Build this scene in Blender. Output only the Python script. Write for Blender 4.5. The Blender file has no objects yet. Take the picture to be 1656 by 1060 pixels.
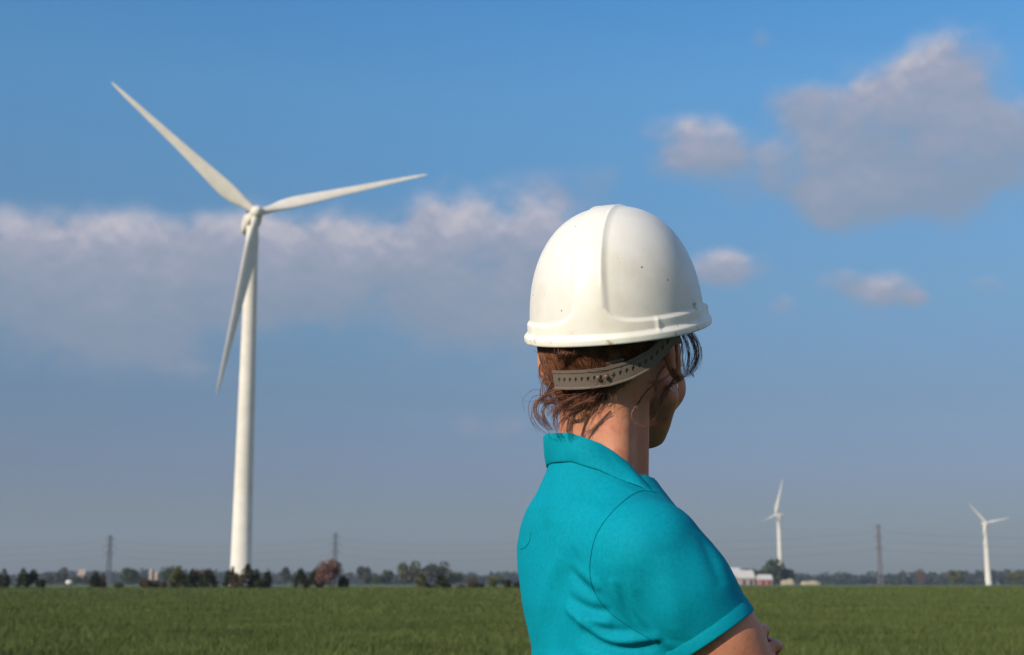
import bpy, math, random, time
import numpy as np
from mathutils import Vector, Matrix
from mathutils.bvhtree import BVHTree
T0 = time.time()
S = bpy.context.scene
COL = S.collection
rad = math.radians

# ---------------------------------------------------------------- camera, sky, sun, exposure
FPX, PITCH, HC = 2250.0, math.atan(407/2250.0), 1.2
cam = bpy.data.cameras.new('camera'); camo = bpy.data.objects.new('camera', cam); COL.objects.link(camo)
camo.location = (0, 0, HC); camo.rotation_euler = (math.pi/2 + PITCH, 0, 0)
cam.sensor_width = 36; cam.lens = FPX/1656*36; cam.clip_start = 0.05; cam.clip_end = 40000
cam.dof.use_dof = True; cam.dof.focus_distance = 1.66; cam.dof.aperture_fstop = 11
S.camera = camo
S.view_settings.view_transform = 'Standard'; S.view_settings.look = 'None'
S.view_settings.exposure = 0.0; S.view_settings.gamma = 1
SUN_AZ, SUN_EL = -133.0, 25.0      # azimuth from +Y clockwise, degrees: behind the camera, to the left
sl = bpy.data.lights.new('sun', 'SUN'); so = bpy.data.objects.new('sun', sl); COL.objects.link(so)
sl.energy = 5.0; sl.angle = rad(0.5); sl.color = (1.0, 0.87, 0.70)
sd = Vector((math.sin(rad(SUN_AZ))*math.cos(rad(SUN_EL)), math.cos(rad(SUN_AZ))*math.cos(rad(SUN_EL)), math.sin(rad(SUN_EL))))
so.rotation_euler = sd.to_track_quat('Z', 'Y').to_euler(); so.location = sd*50

class NT:
    """tiny expression helper over a node tree"""
    def __init__(s, tree): s.t = tree; s.n = tree.nodes; s.l = tree.links
    def put(s, inp, v):
        if isinstance(v, bpy.types.NodeSocket): s.l.new(v, inp)
        else: inp.default_value = v
    def m(s, op, a, b=None, c=None, clamp=False):
        k = s.n.new('ShaderNodeMath'); k.operation = op; k.use_clamp = clamp
        s.put(k.inputs[0], a)
        if b is not None: s.put(k.inputs[1], b)
        if c is not None: s.put(k.inputs[2], c)
        return k.outputs[0]
    def noise(s, vec, scale, detail=4, rough=.5, dist=0):
        k = s.n.new('ShaderNodeTexNoise'); s.put(k.inputs['Vector'], vec)
        k.inputs['Scale'].default_value = scale; k.inputs['Detail'].default_value = detail
        k.inputs['Roughness'].default_value = rough; k.inputs['Distortion'].default_value = dist
        return k.outputs['Fac']
    def ramp(s, fac, stops, interp='LINEAR'):
        k = s.n.new('ShaderNodeValToRGB'); k.color_ramp.interpolation = interp
        e = k.color_ramp.elements
        while len(e) < len(stops): e.new(.5)
        for q, (p, c) in zip(e, stops):
            q.position = p; q.color = (c[0], c[1], c[2], 1) if isinstance(c, (tuple, list)) else (c, c, c, 1)
        s.put(k.inputs[0], fac); return k.outputs[0]
    def mix(s, fac, a, b, mode='MIX'):
        k = s.n.new('ShaderNodeMix'); k.data_type = 'RGBA'; k.blend_type = mode
        s.put(k.inputs[0], fac)
        for i, v in ((6, a), (7, b)):
            if isinstance(v, tuple): v = (v[0], v[1], v[2], 1)
            s.put(k.inputs[i], v)
        return k.outputs[2]
    def comb(s, x, y, z):
        k = s.n.new('ShaderNodeCombineXYZ')
        for i, v in enumerate((x, y, z)): s.put(k.inputs[i], v)
        return k.outputs[0]
    def sep(s, v):
        k = s.n.new('ShaderNodeSeparateXYZ'); s.put(k.inputs[0], v); return k.outputs
    def smooth(s, x, lo, hi):
        k = s.n.new('ShaderNodeMapRange'); k.interpolation_type = 'SMOOTHSTEP'
        s.put(k.inputs[0], x); k.inputs[1].default_value = lo; k.inputs[2].default_value = hi
        return k.outputs[0]

def px_dir(px, py):
    a = (px-828)/FPX; b = (530-py)/FPX
    return Vector((a, math.cos(PITCH)-b*math.sin(PITCH), math.sin(PITCH)+b*math.cos(PITCH)))
def P(px, py, Y):
    d = px_dir(px, py); return Vector((0, 0, HC)) + d*(Y/d.y)
def s2l(c): 
    c = c/255.; return c/12.92 if c <= .04045 else ((c+.055)/1.055)**2.4
def srgb(r, g, b): return (s2l(r), s2l(g), s2l(b))

W = bpy.data.worlds.new('World'); S.world = W; W.use_nodes = True
wt = NT(W.node_tree)
for n in list(wt.n): wt.n.remove(n)
SKY_K = 0.15
def build_world():
    out = wt.n.new('ShaderNodeOutputWorld'); bg = wt.n.new('ShaderNodeBackground')
    wt.l.new(bg.outputs[0], out.inputs[0]); bg.inputs[1].default_value = SKY_K
    sky = wt.n.new('ShaderNodeTexSky'); sky.sky_type = 'NISHITA'; sky.sun_disc = False
    sky.sun_elevation = rad(SUN_EL); sky.sun_rotation = rad(SUN_AZ)
    sky.air_density = 1.3; sky.dust_density = 0.4; sky.ozone_density = 2.0
    tc = wt.n.new('ShaderNodeTexCoord')
    x, y, z = wt.sep(tc.outputs['Generated'])
    az = wt.m('ARCTAN2', x, y); el = wt.m('ARCSINE', z)
    # clear sky: the physical sky, weighted by elevation (a dull, dusty band sits on the horizon)
    w = wt.ramp(wt.m('DIVIDE', el, 0.6), SKYRAMP)
    clear = wt.mix(1.0, sky.outputs[0], w, 'MULTIPLY')
    # clouds: a noise-broken cover laid out by azimuth and elevation
    v = wt.comb(az, wt.m('MULTIPLY', el, 1.15), 0)
    wv = wt.n.new('ShaderNodeVectorMath'); wv.operation = 'MULTIPLY_ADD'; wn = wt.n.new('ShaderNodeTexNoise'); wn.inputs['Scale'].default_value = 14; wn.inputs['Detail'].default_value = 5; wt.l.new(v, wn.inputs['Vector'])
    wt.l.new(wn.outputs['Color'], wv.inputs[0]); wv.inputs[1].default_value = (.05, .05, 0); wt.l.new(v, wv.inputs[2])
    def puff(sc):
        k = wt.n.new('ShaderNodeTexVoronoi'); k.feature = 'F1'; k.inputs['Scale'].default_value = sc; wt.l.new(wv.outputs[0], k.inputs['Vector']); return wt.m('SUBTRACT', .42, k.outputs['Distance'])
    pf = wt.m('ADD', wt.m('MULTIPLY', puff(17), .75), wt.m('MULTIPLY', puff(42), .45))
    n1 = wt.noise(v, 9, 8, .58, .3); n2 = wt.noise(wt.comb(az, wt.m('MULTIPLY', el, 1.15), 3.7), 26, 6, .55)
    n3 = wt.noise(wt.comb(az, wt.m('MULTIPLY', el, 1.5), 9.1), 70, 4, .55)
    nn = wt.m('ADD', wt.m('ADD', wt.m('MULTIPLY', wt.m('SUBTRACT', n1, .5), 1.2), wt.m('MULTIPLY', wt.m('SUBTRACT', n2, .5), .8)), wt.m('MULTIPLY', wt.m('SUBTRACT', n3, .5), .3))
    up = wt.noise(wt.comb(az, wt.m('MULTIPLY', wt.m('ADD', el, .006), 1.15), 3.7), 26, 6, .55); nn = wt.m('ADD', nn, pf)
    lit = wt.m('ADD', wt.m('MULTIPLY', wt.m('SUBTRACT', n2, up), 1.1), wt.m('MULTIPLY', wt.m('SUBTRACT', n1, .5), .8)); lit = wt.m('ADD', lit, wt.m('MULTIPLY', pf, .35))
    dens, tone = None, None
    for (px, py, rx, ry, amp, t0, bot) in CLOUDS+FILL_CLOUDS:
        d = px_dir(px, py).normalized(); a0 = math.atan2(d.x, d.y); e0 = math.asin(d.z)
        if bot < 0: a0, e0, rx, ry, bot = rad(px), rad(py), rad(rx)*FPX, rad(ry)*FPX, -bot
        qx = wt.m('DIVIDE', wt.m('SUBTRACT', az, a0), rx/FPX)
        dy = wt.m('SUBTRACT', el, e0)
        qy = wt.m('MAXIMUM', wt.m('DIVIDE', dy, ry/FPX), wt.m('DIVIDE', dy, -ry*bot/FPX))
        r2 = wt.m('ADD', wt.m('MULTIPLY', qx, qx), wt.m('MULTIPLY', qy, qy))
        g = wt.m('MULTIPLY', wt.m('EXPONENT', wt.m('MULTIPLY', wt.m('POWER', r2, 1.4), -.9)), amp)
        tt = wt.m('MULTIPLY', g, wt.m('ADD', t0, wt.m('MULTIPLY', wt.m('DIVIDE', dy, ry/FPX), .48)))
        dens = g if dens is None else wt.m('ADD', dens, g)
        tone = tt if tone is None else wt.m('ADD', tone, tt)
    tone = wt.m('ADD', wt.m('DIVIDE', tone, wt.m('ADD', dens, .02)), lit)
    edge = wt.m('MINIMUM', dens, wt.m('MULTIPLY', dens, 2.0))
    body = wt.m('ADD', wt.m('MINIMUM', wt.m('MULTIPLY', dens, 1.4), 1.3), wt.m('MULTIPLY', nn, wt.m('MINIMUM', wt.m('ADD', wt.m('MULTIPLY', dens, 1.6), .12), .9)))
    alpha = wt.m('MULTIPLY', wt.smooth(body, .06, 1.02), wt.ramp(tone, [(0, .80), (.35, .86), (.8, .94), (1, .96)]))
    ccol = wt.ramp(tone, CLOUDRAMP)
    ck = wt.n.new('ShaderNodeVectorMath'); ck.operation = 'SCALE'; wt.l.new(ccol, ck.inputs[0]); ck.inputs['Scale'].default_value = 1/SKY_K
    fin = wt.mix(alpha, clear, ck.outputs[0])
    wt.l.new(fin, bg.inputs[0])
SKYRAMP = [(0, (.19, .255, .38)), (.03, (.197, .262, .395)), (.112, (.225, .270, .480)), (.215, (.262, .324, .48)), (.334, (.322, .449, .597)), (.576, (.373, .677, .895)), (.675, (.31, .681, .955)), (1, (.30, .67, .95))]
CLOUDRAMP = [(0.0, srgb(140, 153, 172)), (.35, srgb(149, 158, 177)), (.65, srgb(163, 167, 186)), (1.0, srgb(198, 194, 203))]
# px, py, half width, half height above, amplitude, tone, bottom stretch
CLOUDS = [(40, 435, 190, 82, .85, .50, 1.75), (250, 442, 165, 84, .8, .45, 1.65), (440, 430, 130, 78, .8, .5, 1.25), (620, 432, 150, 84, .8, .48, 1.5), (805, 430, 135, 112, .85, .52, 1.35),
          (692, 345, 36, 30, .4, .8, 1.2), (905, 410, 60, 66, .4, .45, 1.5),
          (1548, 105, 72, 62, .72, .68, 1.3), (1482, 148, 72, 56, .58, .65, 1.3), (1388, 178, 104, 64, .70, .66, 1.2), (1282, 166, 54, 40, .55, .65, 1.0),
          (1440, 250, 155, 80, .66, .42, 1.2), (1625, 212, 80, 60, .55, .55, 1.4), (1560, 260, 110, 60, .5, .25, 1.4), (1372, 318, 108, 48, .52, .45, 1.1),
          (1122, 234, 100, 46, .62, .55, .95), (1210, 285, 90, 44, .42, .15, 1.2),
          (1175, 434, 66, 32, .62, .55, 1.1), (1358, 456, 40, 22, .5, .5, 1.0), (1430, 469, 54, 26, .55, .5, 1.1), (1482, 484, 22, 15, .42, .5, 1.0),
          (1262, 496, 24, 18, .42, .5, 1.0), (1592, 466, 34, 18, .36, .5, 1.0),
          (750, 688, 130, 24, .34, .25, 1.1), (330, 605, 74, 20, .3, .4, 1.1), (1230, 64, 20, 16, .34, .3, 1), (960, 300, 110, 40, .22, .2, 1)]
# unseen clouds added outside the picture to brighten the fill: azimuth, elevation and sizes in degrees (last number negative)
FILL_CLOUDS = [(62, 16, 15, 7, .9, .9, -1.3), (88, 24, 20, 10, 1.0, 1, -1.2), (112, 12, 22, 8, 1.0, 1, -1.2), (80, 7, 24, 4, .9, .8, -1.2), (98, 46, 24, 12, .9, 1, -1.3),
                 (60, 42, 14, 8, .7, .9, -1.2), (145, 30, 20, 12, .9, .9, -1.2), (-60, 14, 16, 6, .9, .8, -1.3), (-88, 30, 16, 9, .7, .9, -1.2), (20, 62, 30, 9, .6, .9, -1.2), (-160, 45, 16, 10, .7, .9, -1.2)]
build_world()

# ---------------------------------------------------------------- helpers
def material(name, base, rough=.6, spec=.3, **kw):
    m = bpy.data.materials.new(name); m.use_nodes = True
    t = NT(m.node_tree); b = t.n['Principled BSDF']
    b.inputs['Roughness'].default_value = rough; b.inputs['Specular IOR Level'].default_value = spec
    if callable(base): base(t, b)
    else: b.inputs['Base Color'].default_value = (*base, 1)
    for k, v in kw.items(): b.inputs[k.replace('_', ' ')].default_value = v
    return m
def bump(t, b, h, dist, strength=1.0):
    k = t.n.new('ShaderNodeBump'); k.inputs['Strength'].default_value = strength; k.inputs['Distance'].default_value = dist
    t.put(k.inputs['Height'], h); t.l.new(k.outputs[0], b.inputs['Normal']); return k
def ocoord(t): return t.n.new('ShaderNodeTexCoord').outputs['Object']
def mesh_np(name, V, F, mat, parent=None, smooth=True):
    """V (n,3), F (m,k) int array or list of arrays -> object"""
    me = bpy.data.meshes.new(name); V = np.asarray(V, np.float32)
    Fs = [np.asarray(f, np.int32) for f in (F if isinstance(F, list) else [F]) if len(f)]
    loops = np.concatenate([f.ravel() for f in Fs]); tot = np.concatenate([np.full(len(f), f.shape[1], np.int32) for f in Fs])
    me.vertices.add(len(V)); me.vertices.foreach_set('co', V.ravel())
    me.loops.add(len(loops)); me.loops.foreach_set('vertex_index', loops)
    me.polygons.add(len(tot)); me.polygons.foreach_set('loop_start', np.concatenate([[0], np.cumsum(tot)[:-1]]).astype(np.int32))
    me.update(calc_edges=True); me.validate()
    me.polygons.foreach_set('use_smooth', np.full(len(me.polygons), smooth))
    o = bpy.data.objects.new(name, me); COL.objects.link(o)
    if mat: me.materials.append(mat)
    if parent: o.parent = parent
    return o
def tag(o, label=None, cat=None, group=None, kind=None):
    for k, v in (('label', label), ('category', cat), ('group', group), ('kind', kind)):
        if v: o[k] = v
    return o
def empty(name, loc, rz=0):
    o = bpy.data.objects.new(name, None); COL.objects.link(o); o.location = loc; o.rotation_euler = (0, 0, rz); o.empty_display_size = .1
    return o
class MB:
    """collects shapes into one mesh"""
    def __init__(s): s.V = []; s.F3 = []; s.F4 = []; s.n = 0
    def add(s, V, F):
        V = np.asarray(V, float); F = np.asarray(F, int)
        (s.F4 if F.shape[1] == 4 else s.F3).append(F + s.n); s.V.append(V); s.n += len(V)
    def box(s, c, h, R=None):
        g = np.array([[i, j, k] for i in (-1, 1) for j in (-1, 1) for k in (-1, 1)], float)*np.array(h)
        if R is not None: g = g @ np.array(R).T
        s.add(g+np.array(c), [[0, 1, 3, 2], [4, 6, 7, 5], [0, 4, 5, 1], [2, 3, 7, 6], [0, 2, 6, 4], [1, 5, 7, 3]])
    def sweep(s, pts, rr, k=8, cap=True, flat=None):
        """tube through pts with radii rr; flat=(a,b) scales the section"""
        pts = np.asarray(pts, float); n = len(pts); rr = np.broadcast_to(rr, n)
        tg = np.gradient(pts, axis=0); tg /= np.linalg.norm(tg, axis=1)[:, None]+1e-12
        ref = np.array([0, 0, 1.]) if abs(tg[0][2]) < .9 else np.array([1., 0, 0])
        a = np.linspace(0, 2*np.pi, k, endpoint=False); out = []
        u = np.cross(ref, tg[0]); u /= np.linalg.norm(u)
        for i in range(n):
            u = u - tg[i]*(u@tg[i]); u /= np.linalg.norm(u)+1e-12; v = np.cross(tg[i], u)
            fa, fb = flat if flat else (1, 1)
            out.append(pts[i] + rr[i]*(np.cos(a)[:, None]*u*fa+np.sin(a)[:, None]*v*fb))
        V = np.concatenate(out); i, j = np.meshgrid(np.arange(n-1), np.arange(k), indexing='ij')
        F = np.stack([i*k+j, i*k+(j+1) % k, (i+1)*k+(j+1) % k, (i+1)*k+j], -1).reshape(-1, 4)
        s.add(V, F)
        if cap:
            for b, rev in ((0, True), ((n-1)*k, False)):
                c = V[b:b+k].mean(0); vv = np.vstack([V[b:b+k], c])
                f = np.array([[q, (q+1) % k, k] for q in range(k)]); f = f[:, ::-1] if rev else f
                s.add(vv, f)
    def build(s, name, mat, parent=None, smooth=True):
        F = [np.concatenate(x) for x in (s.F3, s.F4) if x]
        return mesh_np(name, np.concatenate(s.V), F, mat, parent, smooth)
def copy_tree(o, parent=None):
    c = o.copy(); COL.objects.link(c); c.parent = parent
    for ch in list(o.children): copy_tree(ch, c)
    return c
def gz(x, y):
    """ground height: level field, then a gentle fall towards the horizon"""
    d = np.maximum(np.hypot(x, y)-230, 0)
    return -0.0036*np.minimum(d, 2600)*(1-np.exp(-d/200))
def GP(px, Y):
    """ground point in the column of pixel px at distance Y"""
    x = (px-828)/FPX*Y*math.cos(PITCH)*1.0; return Vector((x, Y, float(gz(x, Y))))
rng = np.random.default_rng(7)
# ---------------------------------------------------------------- ground
def m_ground(t, b):
    o = ocoord(t); x, y, z = t.sep(o)
    n1 = t.noise(t.comb(x, t.m('MULTIPLY', y, .35), 0), .06, 5, .6); n2 = t.noise(o, 1.7, 5, .65); n3 = t.noise(t.comb(t.m('MULTIPLY', x, .3), y, 0), .012, 3, .5)
    crop = t.mix(t.smooth(n1, .3, .7), (.040, .060, .016), (.062, .085, .022))
    crop = t.mix(t.smooth(n2, .35, .7), crop, (.045, .075, .018))
    far = t.mix(t.smooth(n3, .42, .58), (.075, .125, .040), (.115, .155, .062))
    far = t.mix(t.smooth(t.noise(t.comb(t.m('MULTIPLY', x, .15), y, 4), .02, 2, .5), .5, .62), far, (.19, .20, .11))
    e = t.m('ADD', y, t.m('MULTIPLY', x, -.22))
    zone = t.smooth(e, 182, 190)
    t.l.new(t.mix(zone, crop, far), b.inputs['Base Color'])
    bump(t, b, t.m('ADD', n2, t.m('MULTIPLY', n1, 3)), .12, .7)
M_ground = material('field_soil_and_green', m_ground, .9, .1)
xs = np.unique(np.concatenate([np.linspace(-4600, 4600, 29), np.linspace(-1200, 1200, 49), np.linspace(-60, 60, 13)]))
ys = np.unique(np.concatenate([np.linspace(-1500, 4600, 31), np.linspace(-200, 3000, 81), np.linspace(-20, 60, 17)]))
X, Y = np.meshgrid(xs, ys, indexing='ij'); nx, ny = X.shape
i, j = np.meshgrid(np.arange(nx-1), np.arange(ny-1), indexing='ij')
Fg = np.stack([i*ny+j, (i+1)*ny+j, (i+1)*ny+j+1, i*ny+j+1], -1).reshape(-1, 4)
tag(mesh_np('ground', np.stack([X, Y, gz(X, Y)], -1).reshape(-1, 3), Fg, M_ground), 'flat green farm field running to the horizon', 'ground', kind='structure')

# the young cereal crop: real blades near, wider ones further out
def blades(n, y0, y1, h, w, dens_fn=None):
    y = np.sqrt(rng.uniform(y0**2, y1**2, n)); x = rng.uniform(-.62, .62, n)*y + rng.uniform(-3, 3, n)
    lim = 186 + .22*x
    k = y < lim; x, y = x[k], y[k]; n = len(x)
    # drilled rows and patchy growth
    pat = np.sin(x*.35+np.sin(y*.11)*2)*np.sin(y*.16+x*.05)+.6*np.sin(x*1.3+y*.7)*np.sin(y*.9-x*.4)
    hh = h*(1+.22*pat*.5+rng.normal(0, .16, n)); a = rng.uniform(0, 2*np.pi, n); ln = rng.uniform(.1, .55, n)*hh
    b = rng.uniform(0, np.pi, n); ww = w*rng.uniform(.6, 1.3, n)
    base = np.stack([x, y, gz(x, y)], -1); dx = np.stack([np.cos(b)*ww, np.sin(b)*ww, 0*b], -1)
    mid = base+np.stack([np.cos(a)*ln*.35, np.sin(a)*ln*.35, hh*.6], -1); tip = base+np.stack([np.cos(a)*ln, np.sin(a)*ln, hh], -1)
    V = np.stack([base-dx, base+dx, mid+dx*.8, mid-dx*.8, tip], 1).reshape(-1, 3); q = np.arange(n)[:, None]*5
    return V, q+np.array([[0, 1, 2, 3]]), q+np.array([[3, 2, 4]])
def m_crop(t, b):
    o = ocoord(t); x, y, z = t.sep(o)
    n = t.noise(o, .25, 4, .6); n2 = t.noise(o, 2.5, 3, .6)
    c = t.mix(t.smooth(n, .3, .7), (.056, .080, .019), (.092, .122, .032)); c = t.mix(t.smooth(n2, .45, .75), c, (.110, .128, .036))
    t.l.new(c, b.inputs['Base Color'])
M_crop = material('cereal_leaf', m_crop, .6, .15)
cb = MB()
for (n, y0, y1, h, w) in ((500000, 15, 45, .18, .0075), (390000, 45, 95, .20, .015), (250000, 95, 215, .24, .035)):
    V, f4, f3 = blades(n, y0, y1, h, w); cb.V.append(V); cb.F4.append(f4+cb.n); cb.F3.append(f3+cb.n); cb.n += len(V)
tag(cb.build('cereal_crop', M_crop), 'dense young green cereal crop covering the near field', 'crop', kind='stuff')

# ---------------------------------------------------------------- wind turbines
def m_white(t, b):
    o = ocoord(t); n = t.noise(o, .35, 4, .6)
    t.l.new(t.mix(t.smooth(n, .3, .75), (.64, .60, .53), (.73, .69, .61)), b.inputs['Base Color'])
M_turb = material('turbine_paint', m_white, .6, .12)
M_dark = material('dark_vent', (.05, .05, .055), .6, .3)
PSI, TILT = rad(21.1), rad(7.3)
def blade_mesh(L):
    # chord, thickness, twist along the span; circular root
    m = MB(); st = [0, .02, .05, .09, .14, .19, .25, .35, .45, .55, .65, .75, .84, .91, .96, .985, 1]
    ch = [.044, .044, .046, .060, .082, .090, .086, .072, .060, .050, .042, .034, .027, .021, .015, .010, .003]
    th = [1, 1, .85, .55, .36, .27, .24, .21, .2, .19, .18, .18, .17, .17, .17, .17, .17]
    tw = [20, 20, 20, 19, 17, 14, 11, 8, 6, 4.5, 3.2, 2, 1.2, .5, 0, 0, 0]
    K = 20; a = np.linspace(0, 2*np.pi, K, endpoint=False); V = []
    for s_, c, h, w in zip(st, ch, th, tw):
        c *= L*.95; xx = np.cos(a); xn = (1+xx)/2
        air = np.sqrt(np.clip(1-xx**2, 0, 1))*np.sign(np.sin(a)); k = min(1, max(0, (1-h)/.6))
        yy = air*(1-k*.55*(1-xn)) * h
        ox = -k*.18*c
        x = xx*c/2 + ox; y = yy*c/2 + .012*L*(s_**2)
        r = rad(w+15); V.append(np.stack([x*math.cos(r)+y*math.sin(r), -x*math.sin(r)+y*math.cos(r), np.full(K, s_*L)], -1))
    n = len(V); V = np.concatenate(V); i, j = np.meshgrid(np.arange(n-1), np.arange(K), indexing='ij')
    m.add(V, np.stack([i*K+j, i*K+(j+1) % K, (i+1)*K+(j+1) % K, (i+1)*K+j], -1).reshape(-1, 4)); return m
def turbine(hub, L, psi, tilt, phase, r_base, r_top, label, group, sc=1.0, feather=0.0):
    g0 = float(gz(hub[0], hub[1])); oh = 4.6*sc          # hub sits in front of the tower axis
    n = np.array([math.sin(psi), -math.cos(psi), 0.0])
    bx, by = hub[0]-n[0]*oh, hub[1]-n[1]*oh
    t = empty('wind_turbine', (bx, by, g0)); tag(t, label, 'wind turbine', group)
    H = hub[2]-g0; zt = H-1.9*sc
    tw = MB(); zz = np.array([-.5, .02, .021, .3, .301, .3365, .337, .66, .6605, .6635, .664, 1])*zt; zz[0] = -.5
    f = zz.clip(0)/zt; rr = r_base+(r_top-r_base)*f
    for a_ in (3, 4): rr[a_+1] = rr[a_+1]
    rr[1] = rr[0] = r_base*1.03; 
    tw.sweep(np.stack([0*zz, 0*zz, zz], -1), rr, 40); o = tw.build('tower', M_turb, t)
    for q in (.335, .662): fl = MB(); fl.sweep([[0, 0, zt*q-.09*sc], [0, 0, zt*q+.09*sc]], (r_base+(r_top-r_base)*q)*1.012, 40); fl.build('tower_flange', M_turb, t)
    dr = MB(); dr.box((-r_base*.985, -.3, 2.4), (.12, .45, 1.1)); dr.build('tower_door', M_dark, t)
    # rotor frame, local: Z along axis of first blade later
    Rz = Matrix.Rotation(psi, 4, 'Z') @ Matrix.Rotation(-tilt, 4, 'X')     # local -Y is the rotor axis, towards the wind
    def place(o, M): o.parent = t; o.matrix_parent_inverse = Matrix(); o.matrix_basis = M
    hubM = Matrix.Translation(Vector((n[0]*oh, n[1]*oh, H))) @ Rz
    # nacelle: a long rounded box behind the hub
    m = MB(); K = 28; a = np.linspace(0, 2*np.pi, K, endpoint=False); V = []
    prof = [(1.05, .2, .2), (1.1, 1.25, 1.3), (1.8, 1.55, 1.6), (3.5, 1.75, 1.85), (6, 1.8, 1.9), (8.6, 1.7, 1.75), (10.6, 1.5, 1.5), (11.2, 1.25, 1.2), (11.25, .1, .1)]
    for (yy, wx, wz) in prof:
        c, s_ = np.cos(a), np.sin(a); e = .5
        V.append(np.stack([np.sign(c)*abs(c)**e*wx*sc, np.full(K, yy*sc), np.sign(s_)*abs(s_)**e*wz*sc + (.25*sc if yy < 11 else .3*sc)], -1))
    nn_ = len(V); V = np.concatenate(V); i, j = np.meshgrid(np.arange(nn_-1), np.arange(K), indexing='ij')
    m.add(V, np.stack([i*K+j, (i+1)*K+j, (i+1)*K+(j+1) % K, i*K+(j+1) % K], -1).reshape(-1, 4))
    nac = m.build('nacelle', M_turb, t); place(nac, hubM)
    v = MB(); v.box((0, 9.3*sc, -1.62*sc), (.75*sc, 1.1*sc, .12*sc)); vo = v.build('vent', M_dark); vo.parent = nac
    v = MB(); v.sweep([[.5*sc, 9*sc, 2*sc], [.5*sc, 9*sc, 3.4*sc]], .05*sc, 6); v.box((.5*sc, 9*sc, 3.3*sc), (.45*sc, .05*sc, .05*sc)); wv = v.build('wind_vane', M_dark); wv.parent = nac
    # hub / spinner
    m = MB(); yy = np.array([1.0, .95, .4, -.2, -.8, -1.3, -1.7, -1.95, -2.05])*sc; rr = np.array([.05, 1.3, 1.45, 1.5, 1.4, 1.15, .8, .4, .03])*sc
    m.sweep(np.stack([0*yy, yy, 0*yy], -1), rr, 32, cap=False); hb = m.build('hub', M_turb, t); place(hb, hubM)
    bm = blade_mesh(L); b0 = bm.build('blade', M_turb, t)
    for k in range(3):
        b = b0 if k == 0 else b0.copy()
        if k: COL.objects.link(b)
        place(b, hubM @ Matrix.Rotation(phase+k*2*math.pi/3, 4, 'Y') @ Matrix.Rotation(-feather, 4, 'Z'))
    return t
turbine((-56.78, 300, 81.4), 42.7, PSI, TILT, rad(-49.2), 2.28, 1.32, 'large white wind turbine at left, its tower foot behind a clump of dark evergreens', 'wind turbines in the fields')
h2 = P(1254, 833, 1750); turbine(tuple(h2), 47, rad(-73), rad(4), rad(21), 3.5, 2.6, 'distant white wind turbine behind the dark tree by the farm sheds, blade straight up', 'wind turbines in the fields', 1.0, rad(-75))
h3 = P(1596, 846, 1330); turbine(tuple(h3), 24.5, rad(10), rad(5), rad(-42), 2.9, 2.0, 'distant white wind turbine near the right edge, two blades raised like a Y', 'wind turbines in the fields', .8)

# ---------------------------------------------------------------- lattice pylons and their wires
M_steel = material('galvanised_steel', (.12, .12, .13), .6, .3)
M_rust = material('weathered_steel', (.15, .13, .13), .7, .3)
def pylon(px, py_top, Y, label, mat, arms, wide=1.0):
    b = GP(px, Y); top = P(px, py_top, Y).z; H = top-b.z
    t = empty('lattice_pylon', b); tag(t, label, 'pylon', 'lattice power pylons on the horizon')
    m = MB(); lv = np.concatenate([np.linspace(0, .55, 6), np.linspace(.62, 1, 7)])*H
    def hw(z): f = z/H; return (2.4*(1-f/.6)+1.4*(f/.6) if f < .6 else 1.4-.5*(f-.6)/.4)*wide
    cs = lambda z: [np.array([sx*hw(z), sy*hw(z), z]) for sx, sy in ((-1, -1), (1, -1), (1, 1), (-1, 1))]
    for z0, z1 in zip(lv[:-1], lv[1:]):
        A, B = cs(z0), cs(z1)
        for q in range(4):
            m.sweep([A[q], B[q]], .25, 4); m.sweep([A[q], B[(q+1) % 4]], .15, 4); m.sweep([A[(q+1) % 4], B[q]], .15, 4); m.sweep([B[q], B[(q+1) % 4]], .2, 4)
    m.build('mast', mat, t, False)
    for f, w in arms:
        z = f*H; c = MB(); c.sweep([[-w, 0, z], [w, 0, z]], .2, 4)
        for s_ in (-1, 1):
            for e in (-1, 1):
                c.sweep([[s_*hw(z), e*hw(z), z], [s_*w, 0, z]], .14, 4); c.sweep([[s_*hw(z), e*hw(z), z+1.8], [s_*w, 0, z]], .12, 4)
            c.sweep([[s_*w, 0, z], [s_*w, 0, z-2.4]], .16, 5)
        c.build('cross_arm', mat, t, False)
    return t, H
arms3 = ((.93, 4.2), (.78, 6.0), (.63, 5.0))
p1 = pylon(175, 866, 1300, 'grey lattice power pylon above the trees at far left', M_steel, arms3)
p2 = pylon(541, 862, 1300, 'grey lattice power pylon rising behind the reddish bare bush', M_steel, arms3)
p3 = pylon(1424, 849, 1250, 'brownish lattice pylon between the two distant turbines', M_rust, ((.97, 3.4), (.80, 3.8), (.62, 4.0)), .85)
M_wire = material('wire', (.12, .12, .13), .6, .3)
tag_n = 0
def wire(a, b, f, off, sag=6):
    A = np.array(a[0].location)+np.array([off, 0, a[1]*f-2.3]); B = np.array(b[0].location)+np.array([-off if False else off, 0, b[1]*f-2.3])
    s_ = np.linspace(0, 1, 25)[:, None]; q = A+(B-A)*s_; q[:, 2] -= (4*sag*s_*(1-s_))[:, 0]; return q
class Far: pass
def farp(px, Y, H): f = Far(); f.location = tuple(GP(px, Y)); return (f, H)
p0 = farp(-260, 1330, p1[1]); p4 = farp(900, 1290, p2[1]); p5 = farp(1980, 1230, p3[1])
seq = [p0, p1, p2, p4, p3, p5]
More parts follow.
